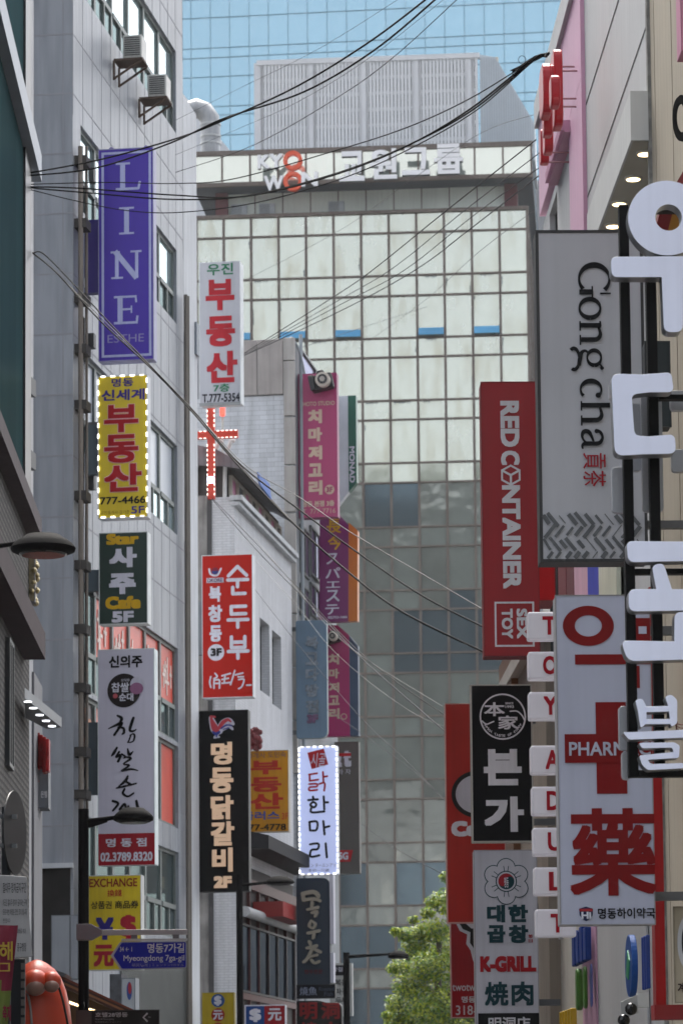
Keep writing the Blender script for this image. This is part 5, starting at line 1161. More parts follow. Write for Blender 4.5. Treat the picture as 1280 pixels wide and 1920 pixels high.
DK = Sign('lit_chicken_sign', (560, 1399, 633, 1640), 82, SF, .25, 'glowing pale blue board edged with white lamp dashes, red and black brush syllables', mat('b4bfe8', rough=.4, var=.05, scale=.5, emit=.16), side='c2c6cc')
DK.leds(561, 1400, 632, 1639, 6, 24, 6, 2.2, led)
DK.poly([(577, 1411), (608, 1404), (616, 1434), (585, 1442)], red, 1, 'seal'); DK.t('시골', 584, 1412, 611, 1438, 'c9cae0', .0, 2, lean=.1)
DK.strokes([[(580, 1452), (595, 1450)], [(581, 1452), (581, 1464)], [(581, 1464), (597, 1462)], [(606, 1448), (607, 1468)], [(607, 1457), (614, 1456)], [(580, 1470), (594, 1470), (594, 1475), (581, 1476), (581, 1482), (595, 1481)], [(599, 1470), (609, 1469), (608, 1483)]], 3.6, red, 1)
DK.strokes([[(578, 1500), (596, 1499)], [(587, 1494), (588, 1498)], [(582, 1508), (587, 1504), (593, 1508), (589, 1514), (582, 1510)], [(607, 1494), (608, 1518)], [(608, 1505), (615, 1505)], [(584, 1514), (584, 1523), (608, 1522)],
            [(580, 1541), (581, 1557)], [(580, 1541), (594, 1541), (593, 1556), (581, 1557)], [(606, 1540), (608, 1565)], [(608, 1552), (617, 1550)],
            [(581, 1583), (596, 1582), (595, 1592), (583, 1594), (582, 1606), (598, 1604)], [(610, 1582), (612, 1608)]], 4.2, bk, 1)
DK.t('チキン タールンアリ', 568, 1619, 628, 1626, vinyl('4a4a70'), .0); DK.t('本初一只鶏', 577, 1629, 616, 1635, vinyl('4a4a70'), .0)
KT = Sign('brown_phone_sign', (628, 1391, 673, 1638), 91.5, SF, .3, 'dull brown board with red barred white letter behind the glowing board', mat('4f4b47', rough=.5, var=.06), side='45413e')
KT.t('t', 644, 1407, 659, 1438, wht, .08); KT.rect_(636, 1412, 659, 1418, red, 2, 'red_bar'); KT.t('k', 630, 1409, 642, 1438, wht, .08); KT.t('라 자', 634, 1442, 658, 1452, wht, .0)
KT.poly([(630, 1594), (661, 1594), (656, 1616), (630, 1616)], red, 1, 'red_tag'); KT.t('5G', 634, 1598, 652, 1612, wht, .04, 2)

NV = Sign('navy_sign', (557, 1648, 618, 1845), 80, SF, .3, 'navy board with raised cream brush syllables and a pale right edge', mat('16283a', rough=.45, var=.1, scale=.8), side='1a2a3a', outline=rounded([(556, 1646), (618, 1646), (618, 1846), (556, 1846)], [3, 14, 3, 3]))
cr2 = mat('8f8a7c', rough=.5, var=.08)
NV.strokes([[(569, 1676, 6), (571, 1688, 7)], [(569, 1676, 7), (590, 1673, 8), (599, 1682, 7)], [(571, 1688, 6), (590, 1686, 6), (602, 1690, 6)], [(587, 1692, 6), (586, 1702, 6)], [(578, 1706, 5), (598, 1702, 6)], [(586, 1712, 5), (595, 1710, 6), (592, 1719, 5)],
            [(585, 1727, 5), (581, 1736, 6), (588, 1741, 4), (592, 1733, 5), (585, 1727, 4)], [(578, 1750, 5), (600, 1746, 6)], [(590, 1748, 6), (588, 1760, 5)],
            [(581, 1766, 6), (583, 1772, 5)], [(576, 1778, 5), (595, 1774, 6)], [(588, 1776, 6), (578, 1796, 6), (570, 1804, 5)], [(590, 1780, 6), (602, 1786, 6)], [(582, 1794, 5), (596, 1791, 5)], [(584, 1800, 5), (590, 1806, 5), (600, 1803, 5)]], 6, cr2, 1, 'raised_lettering', depth=.12)
NV.t('한우전문', 570, 1818, 604, 1826, vinyl('5a1c24'), .03)
b = MB(); b.box(NV.fx(619), NV.fx(626), -.05, .25, NV.fz(1770), NV.fz(1640)); b.box(NV.fx(619), NV.fx(625), -.05, .25, NV.fz(1843), NV.fz(1787)); b.build('pale_edge', mat('b3b4c0', rough=.5), NV.root)
FI = Sign('black_fish_sign', (556, 1846, 628, 1872), 79, SF, .25, 'small black board with white brush characters under the navy board', '0b1018', side='0b0d12')
FI.t('燒魚', 562, 1850, 594, 1866, vinyl('8f98b0'), .0); FI.t('Roasted', 598, 1851, 626, 1858, vinyl('4a5468'), .0); FI.t('Fish', 608, 1860, 624, 1868, vinyl('4a5468'), .0)
MY = Sign('black_red_sign', (556, 1874, 642, 1960), 78, SF, .25, 'cut out black board with big red brush characters at the bottom', '0d0c0f', side='0b0b0d', outline=rounded([(556, 1876), (600, 1876), (612, 1880), (640, 1880), (641, 1960), (556, 1960)], [3, 6, 4, 12, 4, 3]))
MY.t('明', 562, 1879, 595, 1911, vinyl('7c1418'), .03); MY.t('洞', 602, 1880, 637, 1911, vinyl('7c1418'), .03); MY.t('燒', 562, 1916, 595, 1950, vinyl('7c1418'), .03); MY.t('肉', 602, 1916, 637, 1950, vinyl('7c1418'), .03)
MK = Sign('white_menu_sign', (618, 1806, 660, 1905), 83, SF, .2, 'white menu board with a black heading behind the third lamp post', 'b3b5b2', side='b3b5b2')
MK.rect_(621, 1810, 654, 1829, '16181c', 1, 'heading_panel'); MK.t('막걸리', 623, 1813, 653, 1822, wht, .02, 2)
for i, s_ in enumerate(('복음', '파전', '두부')): MK.t(s_, 628, 1836 + i * 17, 652, 1848 + i * 17, '26282c', .01)
MK.disc(652, 1896, 3, red, 1, name='dot')
D1 = Sign('yellow_money_sign', (379, 1861, 439, 1960), 71, SF, .2, 'small yellow board with blue and red currency discs at the bottom', 'b09a22', side='8c7c30')
D1.disc(409, 1876, 12.5, '1f4a86', 1, name='blue_disc'); D1.t('$', 402, 1867, 416, 1886, wht, .05, 2); D1.disc(409, 1903, 12.5, '9a2a20', 1, name='red_disc'); D1.t('元', 400, 1894, 418, 1912, wht, .03, 2); D1.disc(409, 1930, 12.5, '9a2a20', 1, name='red_disc')
D2 = Sign('blue_red_money_sign', (460, 1885, 535, 1960), 73, SF, .2, 'half blue half red money exchange board with white symbols', '16407e', side='b8bbc0')
D2.rect_(496, 1886, 535, 1960, '8c1420', 1, 'red_half'); D2.border(459, 1884, 536, 1961, 2, wht, 2, 'frame'); D2.t('$', 468, 1891, 490, 1916, wht, .05, 2); D2.t('元', 503, 1891, 528, 1914, wht, .03, 2)
LB = Sign('white_logo_box', (228, 1834, 254, 1925), 60, SF, .35, 'small white box sign with a red and blue oval under the exchange board', 'a6adb2', side='70757c')
LB.disc(243, 1858, 5, '2c4a8c', 1, ry=17, name='logo'); LB.disc(244, 1853, 3.4, '9c2a34', 2, ry=11, name='logo')
b = MB(); b.box(LB.fx(206), LB.fx(228), .0, .5, LB.fz(1925), LB.fz(1826)); b.build('side_face', mat('4c4f55', rough=.6, var=.4, scale=7), LB.root)

# ---------------------------------------------------------------- LED cross on its pole
CR = Sign('lit_cross', (357, 745, 446, 935), 75.7, SF, .12, 'red church cross edged with white lamps on the brick roof', None, cat='cross', group=None)
crm = mat('b02a10', rough=.4, var=.1)
b = MB(); b.box(CR.fx(389), CR.fx(402), 0, .14, CR.fz(935), CR.fz(700)); b.build('upright', crm, CR.root); b = MB(); b.box(CR.fx(350), CR.fx(446), -.01, .13, CR.fz(822), CR.fz(808)); b.build('crossbar', crm, CR.root)
b = MB()
for i in range(20):
    z = 752 + i * 9.2
    if 803 < z < 826: continue
    for px in (389, 402): b.box(CR.fx(px - .7), CR.fx(px + .7), -.03, 0, CR.fz(z + 1.9), CR.fz(z - 1.9))
for i in range(12):
    px = 352 + i * 8.2
    for py in (808.5, 821.5):
        if 386 < px < 404: continue
        b.box(CR.fx(px - 2), CR.fx(px + 2), -.035, -.01, CR.fz(py + .6), CR.fz(py - .6))
b.build('lamps', glow('ffe8dc', .9), CR.root); b = MB(); b.box(CR.fx(389), CR.fx(402), -.05, 0, CR.fz(906), CR.fz(894)); b.build('white_light', glow('dce6ff', .7), CR.root)
PL = Sign('red_pendant', (412, 745, 421, 779), 78, SF, .1, 'short lit red tube under the white office board', glow('d8483a', .9), side=glow('d8483a', .9), cat='lamp', boardname='tube', group=None)
b = MB(); b.tube([(PL.fx(415), .1, PL.fz(940)), (PL.fx(416), .1, PL.fz(779))], .03, n=8); b.build('mast', paint('a9aaa4'), PL.root)

# ---------------------------------------------------------------- street lamps
bl = mat('0a0a0c', rough=.75, var=.15, spec=.06)
def lamp(label, pole, Y, head, arm_y, bracket=None, base=0.):
    """pole: (px, py top, width px); head: (px0, py0, px1, py1)"""
    k = Y / FPX; pt = P(pole[0], pole[1], Y)
    F = Frame('street_lamp', (pt.x, pt.y, base), SF, label, 'street lamp', 'black street lamps along the street')
    b = MB(); r = pole[2] * k / 2; b.tube([(0, 0, 0), (0, 0, .9), (0, 0, 1.0), (0, 0, pt.z)], [r * 1.35, r * 1.35, r, r], n=20); b.build('pole', bl, F.root, smooth=True)
    hx0, hz1 = F.hit(head[0], head[1]); hx1, hz0 = F.hit(head[2], head[3]); cx, w_, hh = (hx0 + hx1) / 2, (hx1 - hx0) / 2, hz1 - hz0
    tl = w_ * .34                      # part of the apparent height that is the round underside
    body = MB(); zt = hz1; zb_ = hz0 + tl * .5
    H = (zt - zb_) * .9
    body.lathe((cx, 0, zb_), [(w_ * .80, 0), (w_ * .97, H * .12), (w_, H * .28), (w_ * .9, H * .52), (w_ * .72, H * .74), (w_ * .66, H * .78), (w_ * .52, H * .96), (w_ * .2, H * 1.0)], 36); o = body.build('lamp_head', bl, F.root, smooth=True)
    g = MB(); g.lathe((cx, 0, zb_ - .004), [(w_ * .66, -.012), (w_ * .74, .0)], 32); g.build('lens', mat('2a2724', rough=.15, var=.5, scale=20), o)
    az = F.hit(head[0], arm_y)[1]
    a = MB(); s = 1 if cx > 0 else -1; a.tube([(0, 0, az - .05), (cx - s * w_ * .95, 0, az), (cx - s * w_ * .6, 0, az + H * .1)], [r * .55, r * .4, r * .4], n=12); a.build('arm', bl, F.root, smooth=True)
    return F
lamp('big black street lamp head reaching in from the left edge', (-90, 960, 22), 24, (22, 1000, 141, 1046), 1020)
L2 = lamp('black street lamp over the blue street name plate', (157, 1517, 20), 42, (213, 1512, 288, 1547), 1533)
b = MB(); z = L2.hit(167, 1545)[1]; b.prism([(.05, z - .06), (.05, z + .05), (.32, z + .07), (.32, z + .02)], -.02, .02); b.build('arm_gusset', bl, L2.root)
lamp('black street lamp just below the black rooster board', (449, 1640, 12), 70, (498, 1642, 552, 1662), 1655)
lamp('farthest black street lamp before the green tree', (649, 1786, 12), 78, (727, 1782, 767, 1800), 1789)
# street name plate
NP = Sign('street_name_plate', (208, 1765, 350, 1816), 41.6, R(2), .03, 'blue arrow shaped street name plate hanging from the lamp post', None)
b = MB(); b.prism([(NP.fx(a), NP.fz(c_)) for a, c_ in rounded([(208, 1791), (226, 1765), (350, 1765), (350, 1816), (226, 1818)], [2, 4, 4, 4, 4])], 0, .03); b.build('plate_rim', mat('9a9ca8', rough=.4), NP.root)
NP.poly(rounded([(213, 1791), (229, 1767), (348.5, 1767), (348.5, 1814), (229, 1816)], [2, 3, 3, 3, 3]), mat('0c1a96', rough=.45, spec=.2, var=.06), 1, 'plate_face')
NP.t('34 ← 1', 225, 1775, 248, 1784, wht, .01, 2); NP.t('명동7가길', 277, 1769, 346, 1787, wht, .02, 2); NP.t('Myeongdong 7ga-gil', 232, 1791, 346, 1805, wht, .01, 2); NP.t('明洞7ga街 | ミョンドン7ガギル', 248, 1807, 345, 1813, vinyl('8f94bc'), .0, 2); NP.rect_(248, 1805.5, 345, 1806, vinyl('6a70a8'), 2, 'rule')
b = MB(); b.prism([(NP.fx(a), NP.fz(c_)) for a, c_ in ((144, 1732), (172, 1732), (192, 1744), (192, 1751), (172, 1762), (144, 1762))], -.08, .12); b.build('clamp', mat('6d666a', rough=.5, metal=.2), NP.root, bevel=.005)
b = MB(); b.box(NP.fx(190), NP.fx(352), -.02, .04, NP.fz(1753), NP.fz(1743)); b.build('bar', mat('a19c9c', rough=.35, metal=.4), NP.root, bevel=.004)
b = MB(); b.box(NP.fx(228), NP.fx(352), -.015, .035, NP.fz(1764), NP.fz(1760)); b.build('rail', mat('b3b1b0', rough=.35, metal=.3), NP.root)
for px in (252, 330): b = MB(); b.box(NP.fx(px - 6), NP.fx(px + 6), -.01, .03, NP.fz(1760), NP.fz(1753)); b.build('hanger', mat('6a6668', rough=.5), NP.root)
HO = Sign('hotel_arrow_sign', (145, 1894, 299, 1940), 41.7, R(2), .04, 'dark brown hotel direction board with white arrow at the bottom', '120f0e', side='2a2624')
HO.t('호텔28명동', 179, 1898, 240, 1907, vinyl('a8a8a8'), .02); HO.t('Hotel 28 Myeongdong', 179, 1909, 214, 1913, vinyl('8a8a8a'), .0); HO.t('明洞酒店28 | ミョンドン', 179, 1914.5, 228, 1918, vinyl('7a7a7a'), .0); HO.strokes([[(277, 1900), (269, 1908), (277, 1916)]], 3.2, 'b8b8b8', 1, 'arrow', smooth=False, round_=False); HO.t('70m', 278, 1906, 283, 1909, '9a9a9a', .0)
b = MB(); b.box(HO.fx(143), HO.fx(172), -.02, .1, HO.fz(1940), HO.fz(1894)); b.build('clamp', mat('3a3432', rough=.5, metal=.3), HO.root)

# ---------------------------------------------------------------- round traffic sign from behind, notice board, banner
RT = Sign('round_traffic_sign', (5, 1483, 42, 1640), 30, SN, .05, 'round traffic sign seen nearly edge on, on a grey pole at the left', None, group=None)
zc_ = (RT.fz(1483) + RT.fz(1640)) / 2; r_ = (RT.fz(1483) - RT.fz(1640)) / 2; cx = RT.fx(27)
b = MB(); vv = []; A = R(79)
for yy in (0, .012):
    for k in range(48):
        q = 2 * math.pi * k / 48; u = r_ * math.cos(q); vv.append((cx + u * math.cos(A) - yy * math.sin(A) * -1, u * math.sin(A) + yy * math.cos(A), zc_ + r_ * math.sin(q)))
b.add(vv, [tuple(range(48)), tuple(range(95, 47, -1))] + [(k, (k + 1) % 48, 48 + (k + 1) % 48, 48 + k) for k in range(48)]); b.build('disc', mat('1d2124', rough=.5, var=.2), RT.root)
b = MB(); b.tube([(RT.fx(14), -.1, -RT.o.z + .1), (RT.fx(14), -.1, RT.fz(1515))], 9 * RT.px, n=18); b.build('pole', mat('2b3036', rough=.35, metal=.4), RT.root, smooth=True)
for py in (1533, 1588):
    b = MB(); b.lathe((RT.fx(14), -.1, RT.fz(py)), [(10.5 * RT.px, -.022), (10.5 * RT.px, .022)], 18); b.box(RT.fx(22), RT.fx(34), -.12, -.08, RT.fz(py) - .02, RT.fz(py) + .02); b.box(RT.fx(1), RT.fx(6), -.13, -.07, RT.fz(py) - .012, RT.fz(py) + .012); b.build('clamp', mat('6d7276', rough=.4, metal=.5), RT.root)
NB = Sign('notice_board', (0, 1640, 62, 1798), 29.4, SN, .03, 'white parking notice board with lines of black writing at the left', 'a9abae', side='4a4c50', group=None, outline=rounded([(2, 1640), (51, 1644), (53, 1705), (62, 1794), (-14, 1798), (-14, 1640)], [3, 4, 10, 3, 2, 2]))
NB.t('절대주·정차금지구간', 6, 1655, 50, 1674, '16181c', .0); NB.t('이곳은 절대 주·정차가 금지되는 구역', 6, 1686, 51, 1699, '303236', .0); NB.t('으로 위반 차량은 견인 조치 됩니다', 6, 1704, 51, 1716, '303236', .0); NB.t('견인됩니다', 6, 1722, 20, 1731, '303236', .0); NB.t('과태료 부과', 33, 1741, 49, 1751, '303236', .0); NB.t('중구청장', 33, 1768, 50, 1784, '16181c', .0)
BA = Sign('cloth_banner', (-30, 1735, 34, 1940), 27.5, SN, .01, 'magenta and green cloth banner with gold characters at the bottom left', None, cat='banner', group=None)
b = MB(); n = 8
def bx(u, v): x = -30 + u * (64 - 20 * v); return (BA.fx(x), .03 * math.sin(u * 9 + v * 2), BA.fz(1735 + v * 205))
for i in range(n):
    for j in range(10):
        b.cur = 0 if (j < 5 or (j < 6 and i > 4)) else 1; b.face([bx(i / n, (j + 1) / 10), bx((i + 1) / n, (j + 1) / 10), bx((i + 1) / n, j / 10), bx(i / n, j / 10)])
b.build('cloth', [mat('7c1c38', rough=.7, streak=.1), mat('6c7a34', rough=.7, streak=.1)], BA.root)
BA.t('해', 0, 1766, 25, 1802, 'b59a3c', .02, 6); BA.t('ㅁ', -2, 1806, 20, 1822, 'b59a3c', .0, 6); BA.t('축제', 6, 1885, 22, 1915, '7c1c38', .03, 6)

# ---------------------------------------------------------------- stall: octopus figure and striped awning
OC = Sign('octopus_figure', (48, 1797, 132, 1960), 40, SN, .1, 'glossy orange red octopus figure with bulging half closed eyes', None, cat='figure', group=None)
om = mat('c2401c', rough=.42, var=.1, scale=3)
b = MB(); k = OC.px; cx = OC.fx(66)
prof = [(68, 0), (66, 40), (62, 75), (55, 105), (46, 128), (34, 145), (20, 156), (8, 162), (1, 164)]
b.lathe((cx, .35, OC.fz(1960)), [(a * k, c_ * k) for a, c_ in prof], 36); b.build('body', om, OC.root, smooth=True)
for (px, py, r_) in ((68, 1843, 25), (98, 1841, 19)):
    b = MB(); b.ball((OC.fx(px), -.13, OC.fz(py)), r_ * k, 26, 16); e_ = b.build('eyelid', om, OC.root, smooth=True)
    b = MB(); b.ball((OC.fx(px + 1), -.19, OC.fz(py + 9)), (r_ * .74 * k, r_ * .8 * k, r_ * .66 * k), 22, 14); b.build('eyeball', mat('8a6a5c', rough=.3), e_, smooth=True)
for pts in (((50, 1852), (58, 1885), (62, 1930)), ((110, 1846), (120, 1880), (130, 1930))):
    b = MB(); b.tube(crom([(OC.fx(a), -.1, OC.fz(c_)) for a, c_ in pts], 5), 2.2 * k, n=8); b.build('cord', mat('8f8a86' if pts[0][0] < 80 else '15120f', rough=.6), OC.root)
AWN = Sign('stall_awning', (72, 1810, 262, 1900), 46, SN, 1.2, 'brown striped stall awning with warm strip lights underneath', None, cat='awning', group=None)
q = lambda pts: [(AWN.fx(a), AWN.fz(c_)) for a, c_ in pts]
for i, cc in enumerate(('7a3a26', '3f2a22', '9a6a44', '4a2a20')):
    b = MB(); b.prism(q([(100, 1822 + i * 5), (262, 1899 + i * 4), (262, 1903 + i * 4), (100, 1827 + i * 5)]), -.05 * i, 1.2); b.build('awning_stripe', mat(cc, rough=.6), AWN.root)
b = MB(); b.prism(q([(72, 1811), (88, 1812), (128, 1828), (120, 1832)]), -.3, 1.0); b.build('grey_flap', mat('5e6468', rough=.6), AWN.root)
for (a, c_, w_) in ((128, 1878, 18), (163, 1891, 22)):
    b = MB(); b.prism(q([(a, c_ - 3), (a + w_, c_ + 4), (a + w_, c_ + 8), (a, c_ + 2)]), .3, .34); b.build('strip_light', glow('ffd9a0', 2.0), AWN.root)
b = MB(); b.prism(q([(112, 1848), (262, 1915), (262, 1990), (112, 1990)]), .8, 1.1); b.build('stall_back', mat('5a4630', rough=.7), AWN.root)
SP = Sign('stall_divider', (18, 1799, 47, 1990), 37, SN, .1, 'dark narrow stall panel between the banner and the octopus figure', mat('15191e', rough=.6, spec=.2), side='101316', cat='divider', group=None)
for i in range(7): SP.rect_(40, 1806 + i * 17, 47, 1818 + i * 17, mat('5a5652', rough=.8), 1, 'stone_edge', depth=.02)
CB = Sign('metal_cabinet', (97, 1716, 147, 1836), 58.6, SF, .5, 'tall pale metal cabinet standing in the dark recess of the panelled building', mat('8f959c', rough=.5, streak=.15), side='6e747a', cat='cabinet', group=None)
CB.rect_(131, 1718, 133, 1834, mat('5c6268'), 1, 'seam')

# ---------------------------------------------------------------- tree
tp = P(822, 1800, 108)
TR = Frame('street_tree', (tp.x, tp.y, 0), 0, 'leafy yellow green street tree behind the crimson boards', 'tree')
k = 108 / FPX; H = tp.z
b = MB(); b.tube(crom([(0, 0, 0), (.05, 0, H * .4), (-.05, .05, H * .75), (.02, 0, H + .6)], 5), [.2 - .007 * i for i in range(16)], n=12)
for i in range(9):
    a = rnd.uniform(0, 6.28); z = H * .55 + i * .3; l = rnd.uniform(1, 1.9); b.tube(crom([(0, 0, z), (l * .5 * math.cos(a), l * .5 * math.sin(a), z + .5), (l * math.cos(a), l * math.sin(a), z + .9)], 4), [.08 - .007 * j for j in range(9)], n=7)
b.build('trunk', mat('4a4038', rough=.9, var=.3, scale=6, bump=.4), TR.root, smooth=True)
clumps = []
tr = random.Random(11)
for (px, py, r_) in ((762, 1752, 20), (792, 1748, 22), (775, 1722, 11), (742, 1748, 12), (815, 1745, 34), (812, 1690, 16), (838, 1648, 16), (845, 1690, 36), (780, 1775, 32), (755, 1815, 26), (735, 1818, 12), (770, 1850, 36), (805, 1815, 44), (745, 1880, 24), (770, 1900, 40), (815, 1890, 54), (850, 1780, 52), (860, 1850, 54), (740, 1915, 22), (790, 1950, 50), (850, 1950, 56), (880, 1700, 44), (890, 1900, 50), (800, 1715, 14), (725, 1905, 12)):
    x, z = TR.hit(px, py); clumps.append((x, tr.uniform(-1.1, 1.1), z, r_ * k))
leaf = MB(); tones = 3
for (x, y, z, r_) in clumps:
    n = int(950 * (r_ / .6) ** 2) + 120
    for i in range(n):
        v = Vector((tr.gauss(0, 1), tr.gauss(0, 1), tr.gauss(0, 1))).normalized() * r_ * (tr.random() ** .4) * tr.uniform(.85, 1.22)
        p = Vector((x, y, z)) + Vector((v.x, v.y, v.z * .72)); s = tr.uniform(.035, .075)
        nrm = (v.normalized() * .6 + Vector((tr.uniform(-1, 1), tr.uniform(-1, 1), tr.uniform(.1, 1.4)))).normalized(); u = nrm.orthogonal().normalized(); q_ = nrm.cross(u); a = tr.uniform(0, 6.28); u, q_ = u * math.cos(a) + q_ * math.sin(a), q_ * math.cos(a) - u * math.sin(a)
        leaf.cur = tr.choice((0, 0, 1, 1, 2)); leaf.face([p - u * s, p - q_ * s * .55, p + u * s * 1.2, p + q_ * s * .55])
def leafm(c):
    m = mat(c, rough=.5, var=.2, scale=3, key=('leaf', c)); n = m.node_tree; b_ = n.nodes['Principled BSDF']; t_ = n.nodes.new('ShaderNodeBsdfTranslucent'); t_.inputs[0].default_value = (*[min(1, x * 1.1) for x in lin(c)], 1)
    mx = n.nodes.new('ShaderNodeMixShader'); mx.inputs[0].default_value = .3; n.links.new(b_.outputs[0], mx.inputs[1]); n.links.new(t_.outputs[0], mx.inputs[2]); n.links.new(mx.outputs[0], n.nodes['Material Output'].inputs[0]); return m
leaf.build('crown', [leafm('587806'), leafm('939e06'), leafm('2e4c08')], TR.root)

# ---------------------------------------------------------------- cables
cab = mat('08080a', rough=.7, var=0, spec=.1); cgrey = mat('2c2e32', rough=.7, var=0, spec=.1); cwh = mat('60605f', rough=.6, var=0, spec=.2)
CG = 'overhead cables across the street'
def cable(pts, Ya, Yb, r, label, m=cab):
    q = crom(pts, 8); n = len(q) - 1
    L = [P(p[0], p[1], Ya + (Yb - Ya) * i / n) for i, p in enumerate(q)]
    b = MB(); b.tube(L, r, n=6); tag(b.build('overhead_cable', m, smooth=True), label, 'cable', CG)
cable([(46, 326), (185, 300), (330, 260), (420, 225), (560, 160), (690, 80), (790, 5), (830, -30)], 51, 34, .0125, 'upper of two thick black cables rising from the left facade to the top edge')
cable([(46, 330), (180, 315), (320, 268), (420, 222), (570, 172), (700, 95), (812, 2), (850, -35)], 51, 34, .0125, 'lower of two thick black cables rising from the left facade to the top edge')
cable([(40, 346), (200, 342), (330, 344), (440, 335), (620, 285), (760, 240), (880, 185), (1000, 112), (1024, 103)], 51, 38, .008, 'thin black cable skimming the orange roof letters to the red raised letters')
cable([(44, 350), (150, 353), (330, 366), (460, 368), (620, 330), (760, 275), (880, 205), (990, 118), (1024, 104)], 51, 38, .0125, 'thick black cable sagging under the roof letters, upper strand of the bundle')
cable([(44, 351), (170, 362), (330, 374), (470, 366), (640, 322), (780, 265), (890, 203), (996, 116), (1024, 106)], 51, 38.2, .0125, 'thick black cable sagging under the roof letters, lower strand of the bundle')
cable([(44, 352), (140, 376), (240, 395), (340, 398), (480, 380), (640, 335), (770, 278), (895, 205), (1000, 114), (1024, 107)], 51, 38.4, .008, 'lowest sagging black cable, crossing the first capital of the purple board')
cable([(330, 323), (480, 270), (640, 178), (740, 105), (855, 0), (880, -25)], 60, 36, .006, 'thin black cable crossing the louvred roof screen to the top edge')
cable([(330, 225), (450, 165), (600, 90), (760, -10)], 60, 40, .003, 'hair thin cable over the blue tower left of the roof screen', cgrey)
cable([(330, 290), (450, 240), (560, 190), (690, 110), (830, 0)], 60, 38, .003, 'hair thin cable over the roof screen between the black cables', cgrey)
for i, p in enumerate(([(455, 664), (620, 560), (700, 505), (830, 400), (1004, 262)], [(455, 666), (640, 560), (740, 500), (870, 395), (1014, 284)], [(455, 668), (640, 570), (760, 505), (890, 402), (1030, 300)], [(455, 668), (640, 582), (780, 505), (880, 430), (1024, 318)])):
    cable(p, 76, 42, .009 if i % 3 == 0 else .007, ('first', 'second', 'third', 'fourth')[i] + ' of four cables fanning up from the white office board, counted from above', cgrey if i % 2 else cab)
cable([(460, 525), (640, 430), (760, 345), (900, 250), (1000, 215)], 120, 60, .006, 'thin slack cable across the upper mirror panes', cgrey)
cable([(690, 640), (800, 560), (900, 470), (1000, 395)], 100, 50, .005, 'thin cable crossing the mirror panes left of the silver board', cgrey)
cable([(62, 474), (110, 515), (187, 600), (283, 690), (357, 768), (440, 865), (530, 962), (640, 1062), (750, 1145), (905, 1222)], 51, 36, .0125, 'long black cable falling from the left facade to the foot of the crimson board')
cable([(63, 474), (85, 478), (150, 545), (210, 610), (290, 694), (370, 778), (450, 870), (560, 955), (690, 1050), (800, 1122), (905, 1175)], 51.2, 36, .0105, 'long black cable running just above the longest one to the crimson board')
cable([(62, 476), (100, 506), (180, 586), (276, 680), (352, 758), (460, 872), (560, 932), (660, 1000), (780, 1070), (905, 1143)], 51.4, 36, .006, 'pale grey cable falling to the crimson board', cwh)
cable([(396, 932), (470, 1008), (560, 1104), (640, 1190), (720, 1262), (832, 1340)], 76, 44, .008, 'dark cable from the brick roof to the orange red board', cab)
cable([(396, 934), (480, 1030), (560, 1112), (630, 1185), (690, 1246), (780, 1325), (832, 1370)], 76, 44, .01, 'dark cable under the first one from the brick roof to the orange red board', cgrey)
cable([(478, 1010), (560, 1108), (625, 1186), (700, 1245), (832, 1326)], 76, 44, .0045, 'pale cable passing the faded blue board to the orange red board', cwh)
cable([(478, 1050), (560, 1140), (620, 1215), (700, 1285), (780, 1340), (832, 1362)], 76, 44, .004, 'lower pale cable passing the magenta lower board', cwh)
cable([(474, 1100), (560, 1210), (640, 1305), (700, 1370), (760, 1425), (832, 1500)], 76, 44, .005, 'thin grey cable dropping steeply behind the glowing board', cgrey)
cable([(612, 1330), (700, 1390), (780, 1450), (832, 1500)], 82, 44, .005, 'thin grey cable low before the mirror facade', cgrey)
cable([(672, 1540), (740, 1590), (832, 1640)], 88, 44, .005, 'thin grey cable right of the brown board', cgrey)
cable([(342, 745), (372, 718), (600, 640), (800, 575)], 74, 120, .008, 'thin cable crossing behind the white office board', cgrey)
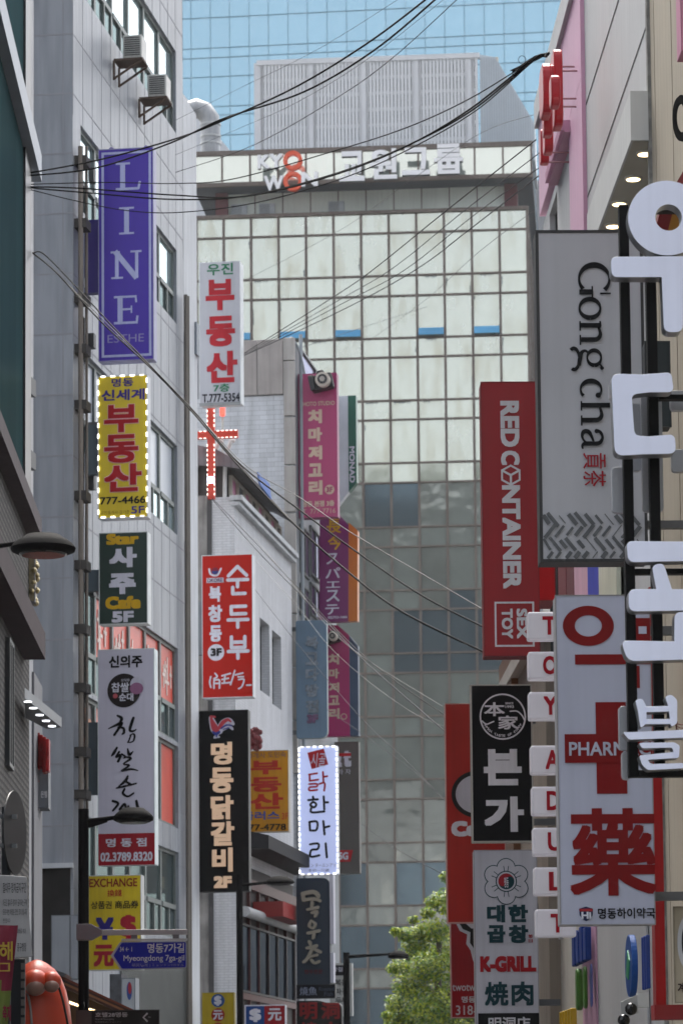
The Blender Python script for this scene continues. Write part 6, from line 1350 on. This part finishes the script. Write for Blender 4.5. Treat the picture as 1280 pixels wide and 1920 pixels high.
# knotted bundle at the roof corner
b = MB(); bp = [P(x, y, 38.3) for x, y in ((960, 138), (985, 120), (1005, 108), (1026, 101))]
for i in range(7):
    o_ = [Vector((rnd.uniform(-.03, .03), rnd.uniform(-.03, .03), rnd.uniform(-.03, .03))) for _ in bp]; b.tube(crom([tuple(p + q) for p, q in zip(bp, o_)], 5), .008, n=5)
c0 = P(978, 112, 38.3); b.tube([c0 + Vector((.045 * math.cos(a), 0, .05 * math.sin(a))) for a in [6.28 * i / 16 for i in range(17)]], .004, n=5)
tag(b.build('cable_knot', cab), 'tangled knot of black cables at the roof corner by the red raised letters', 'cable')

# ---------------------------------------------------------------- tall blocks across the square behind the viewer, seen only as reflections
for nm, (x0, x1, y0, y1, z) in {'left': (-190, -67, -275, -250, 134), 'right': (-66.5, 90, -272, -248, 124)}.items():
    F = Frame('mirrored_tower', ((x0 + x1) / 2, y0, 0), 0, 'tall grey tower reflected in the mirror panes of the office block, %s one' % nm, 'building')
    wd = (x1 - x0) / 2; b = MB(); b.box(-wd, wd, 0, y1 - y0, 0, z); b.build('wall', mat('3c4246' if nm == 'left' else '444c4c', rough=.8, var=.3, scale=.1), F.root)
    b = MB()
    for i in range(int(z / 4)):
        for j in range(int(wd * 2 / 6)): b.box(-wd + j * 6 + 1, -wd + j * 6 + 5, y1 - y0, y1 - y0 + .1, i * 4 + 1, i * 4 + 3)
    b.build('window_grid', mat('22282c', rough=.3), F.root)

# ---------------------------------------------------------------- thin summer haze over the whole scene
b = MB(); b.box(-915, 915, -915, 2515, -1, 160)
hz = bpy.data.materials.new('haze'); hz.use_nodes = True; t_ = hz.node_tree; t_.nodes.remove(t_.nodes['Principled BSDF'])
pv = t_.nodes.new('ShaderNodeVolumePrincipled'); pv.inputs['Color'].default_value = (.9, .93, .96, 1); pv.inputs['Density'].default_value = .00013; pv.inputs['Anisotropy'].default_value = .2
t_.links.new(pv.outputs[0], t_.nodes['Material Output'].inputs['Volume'])
tag(b.build('haze', hz), kind='stuff')
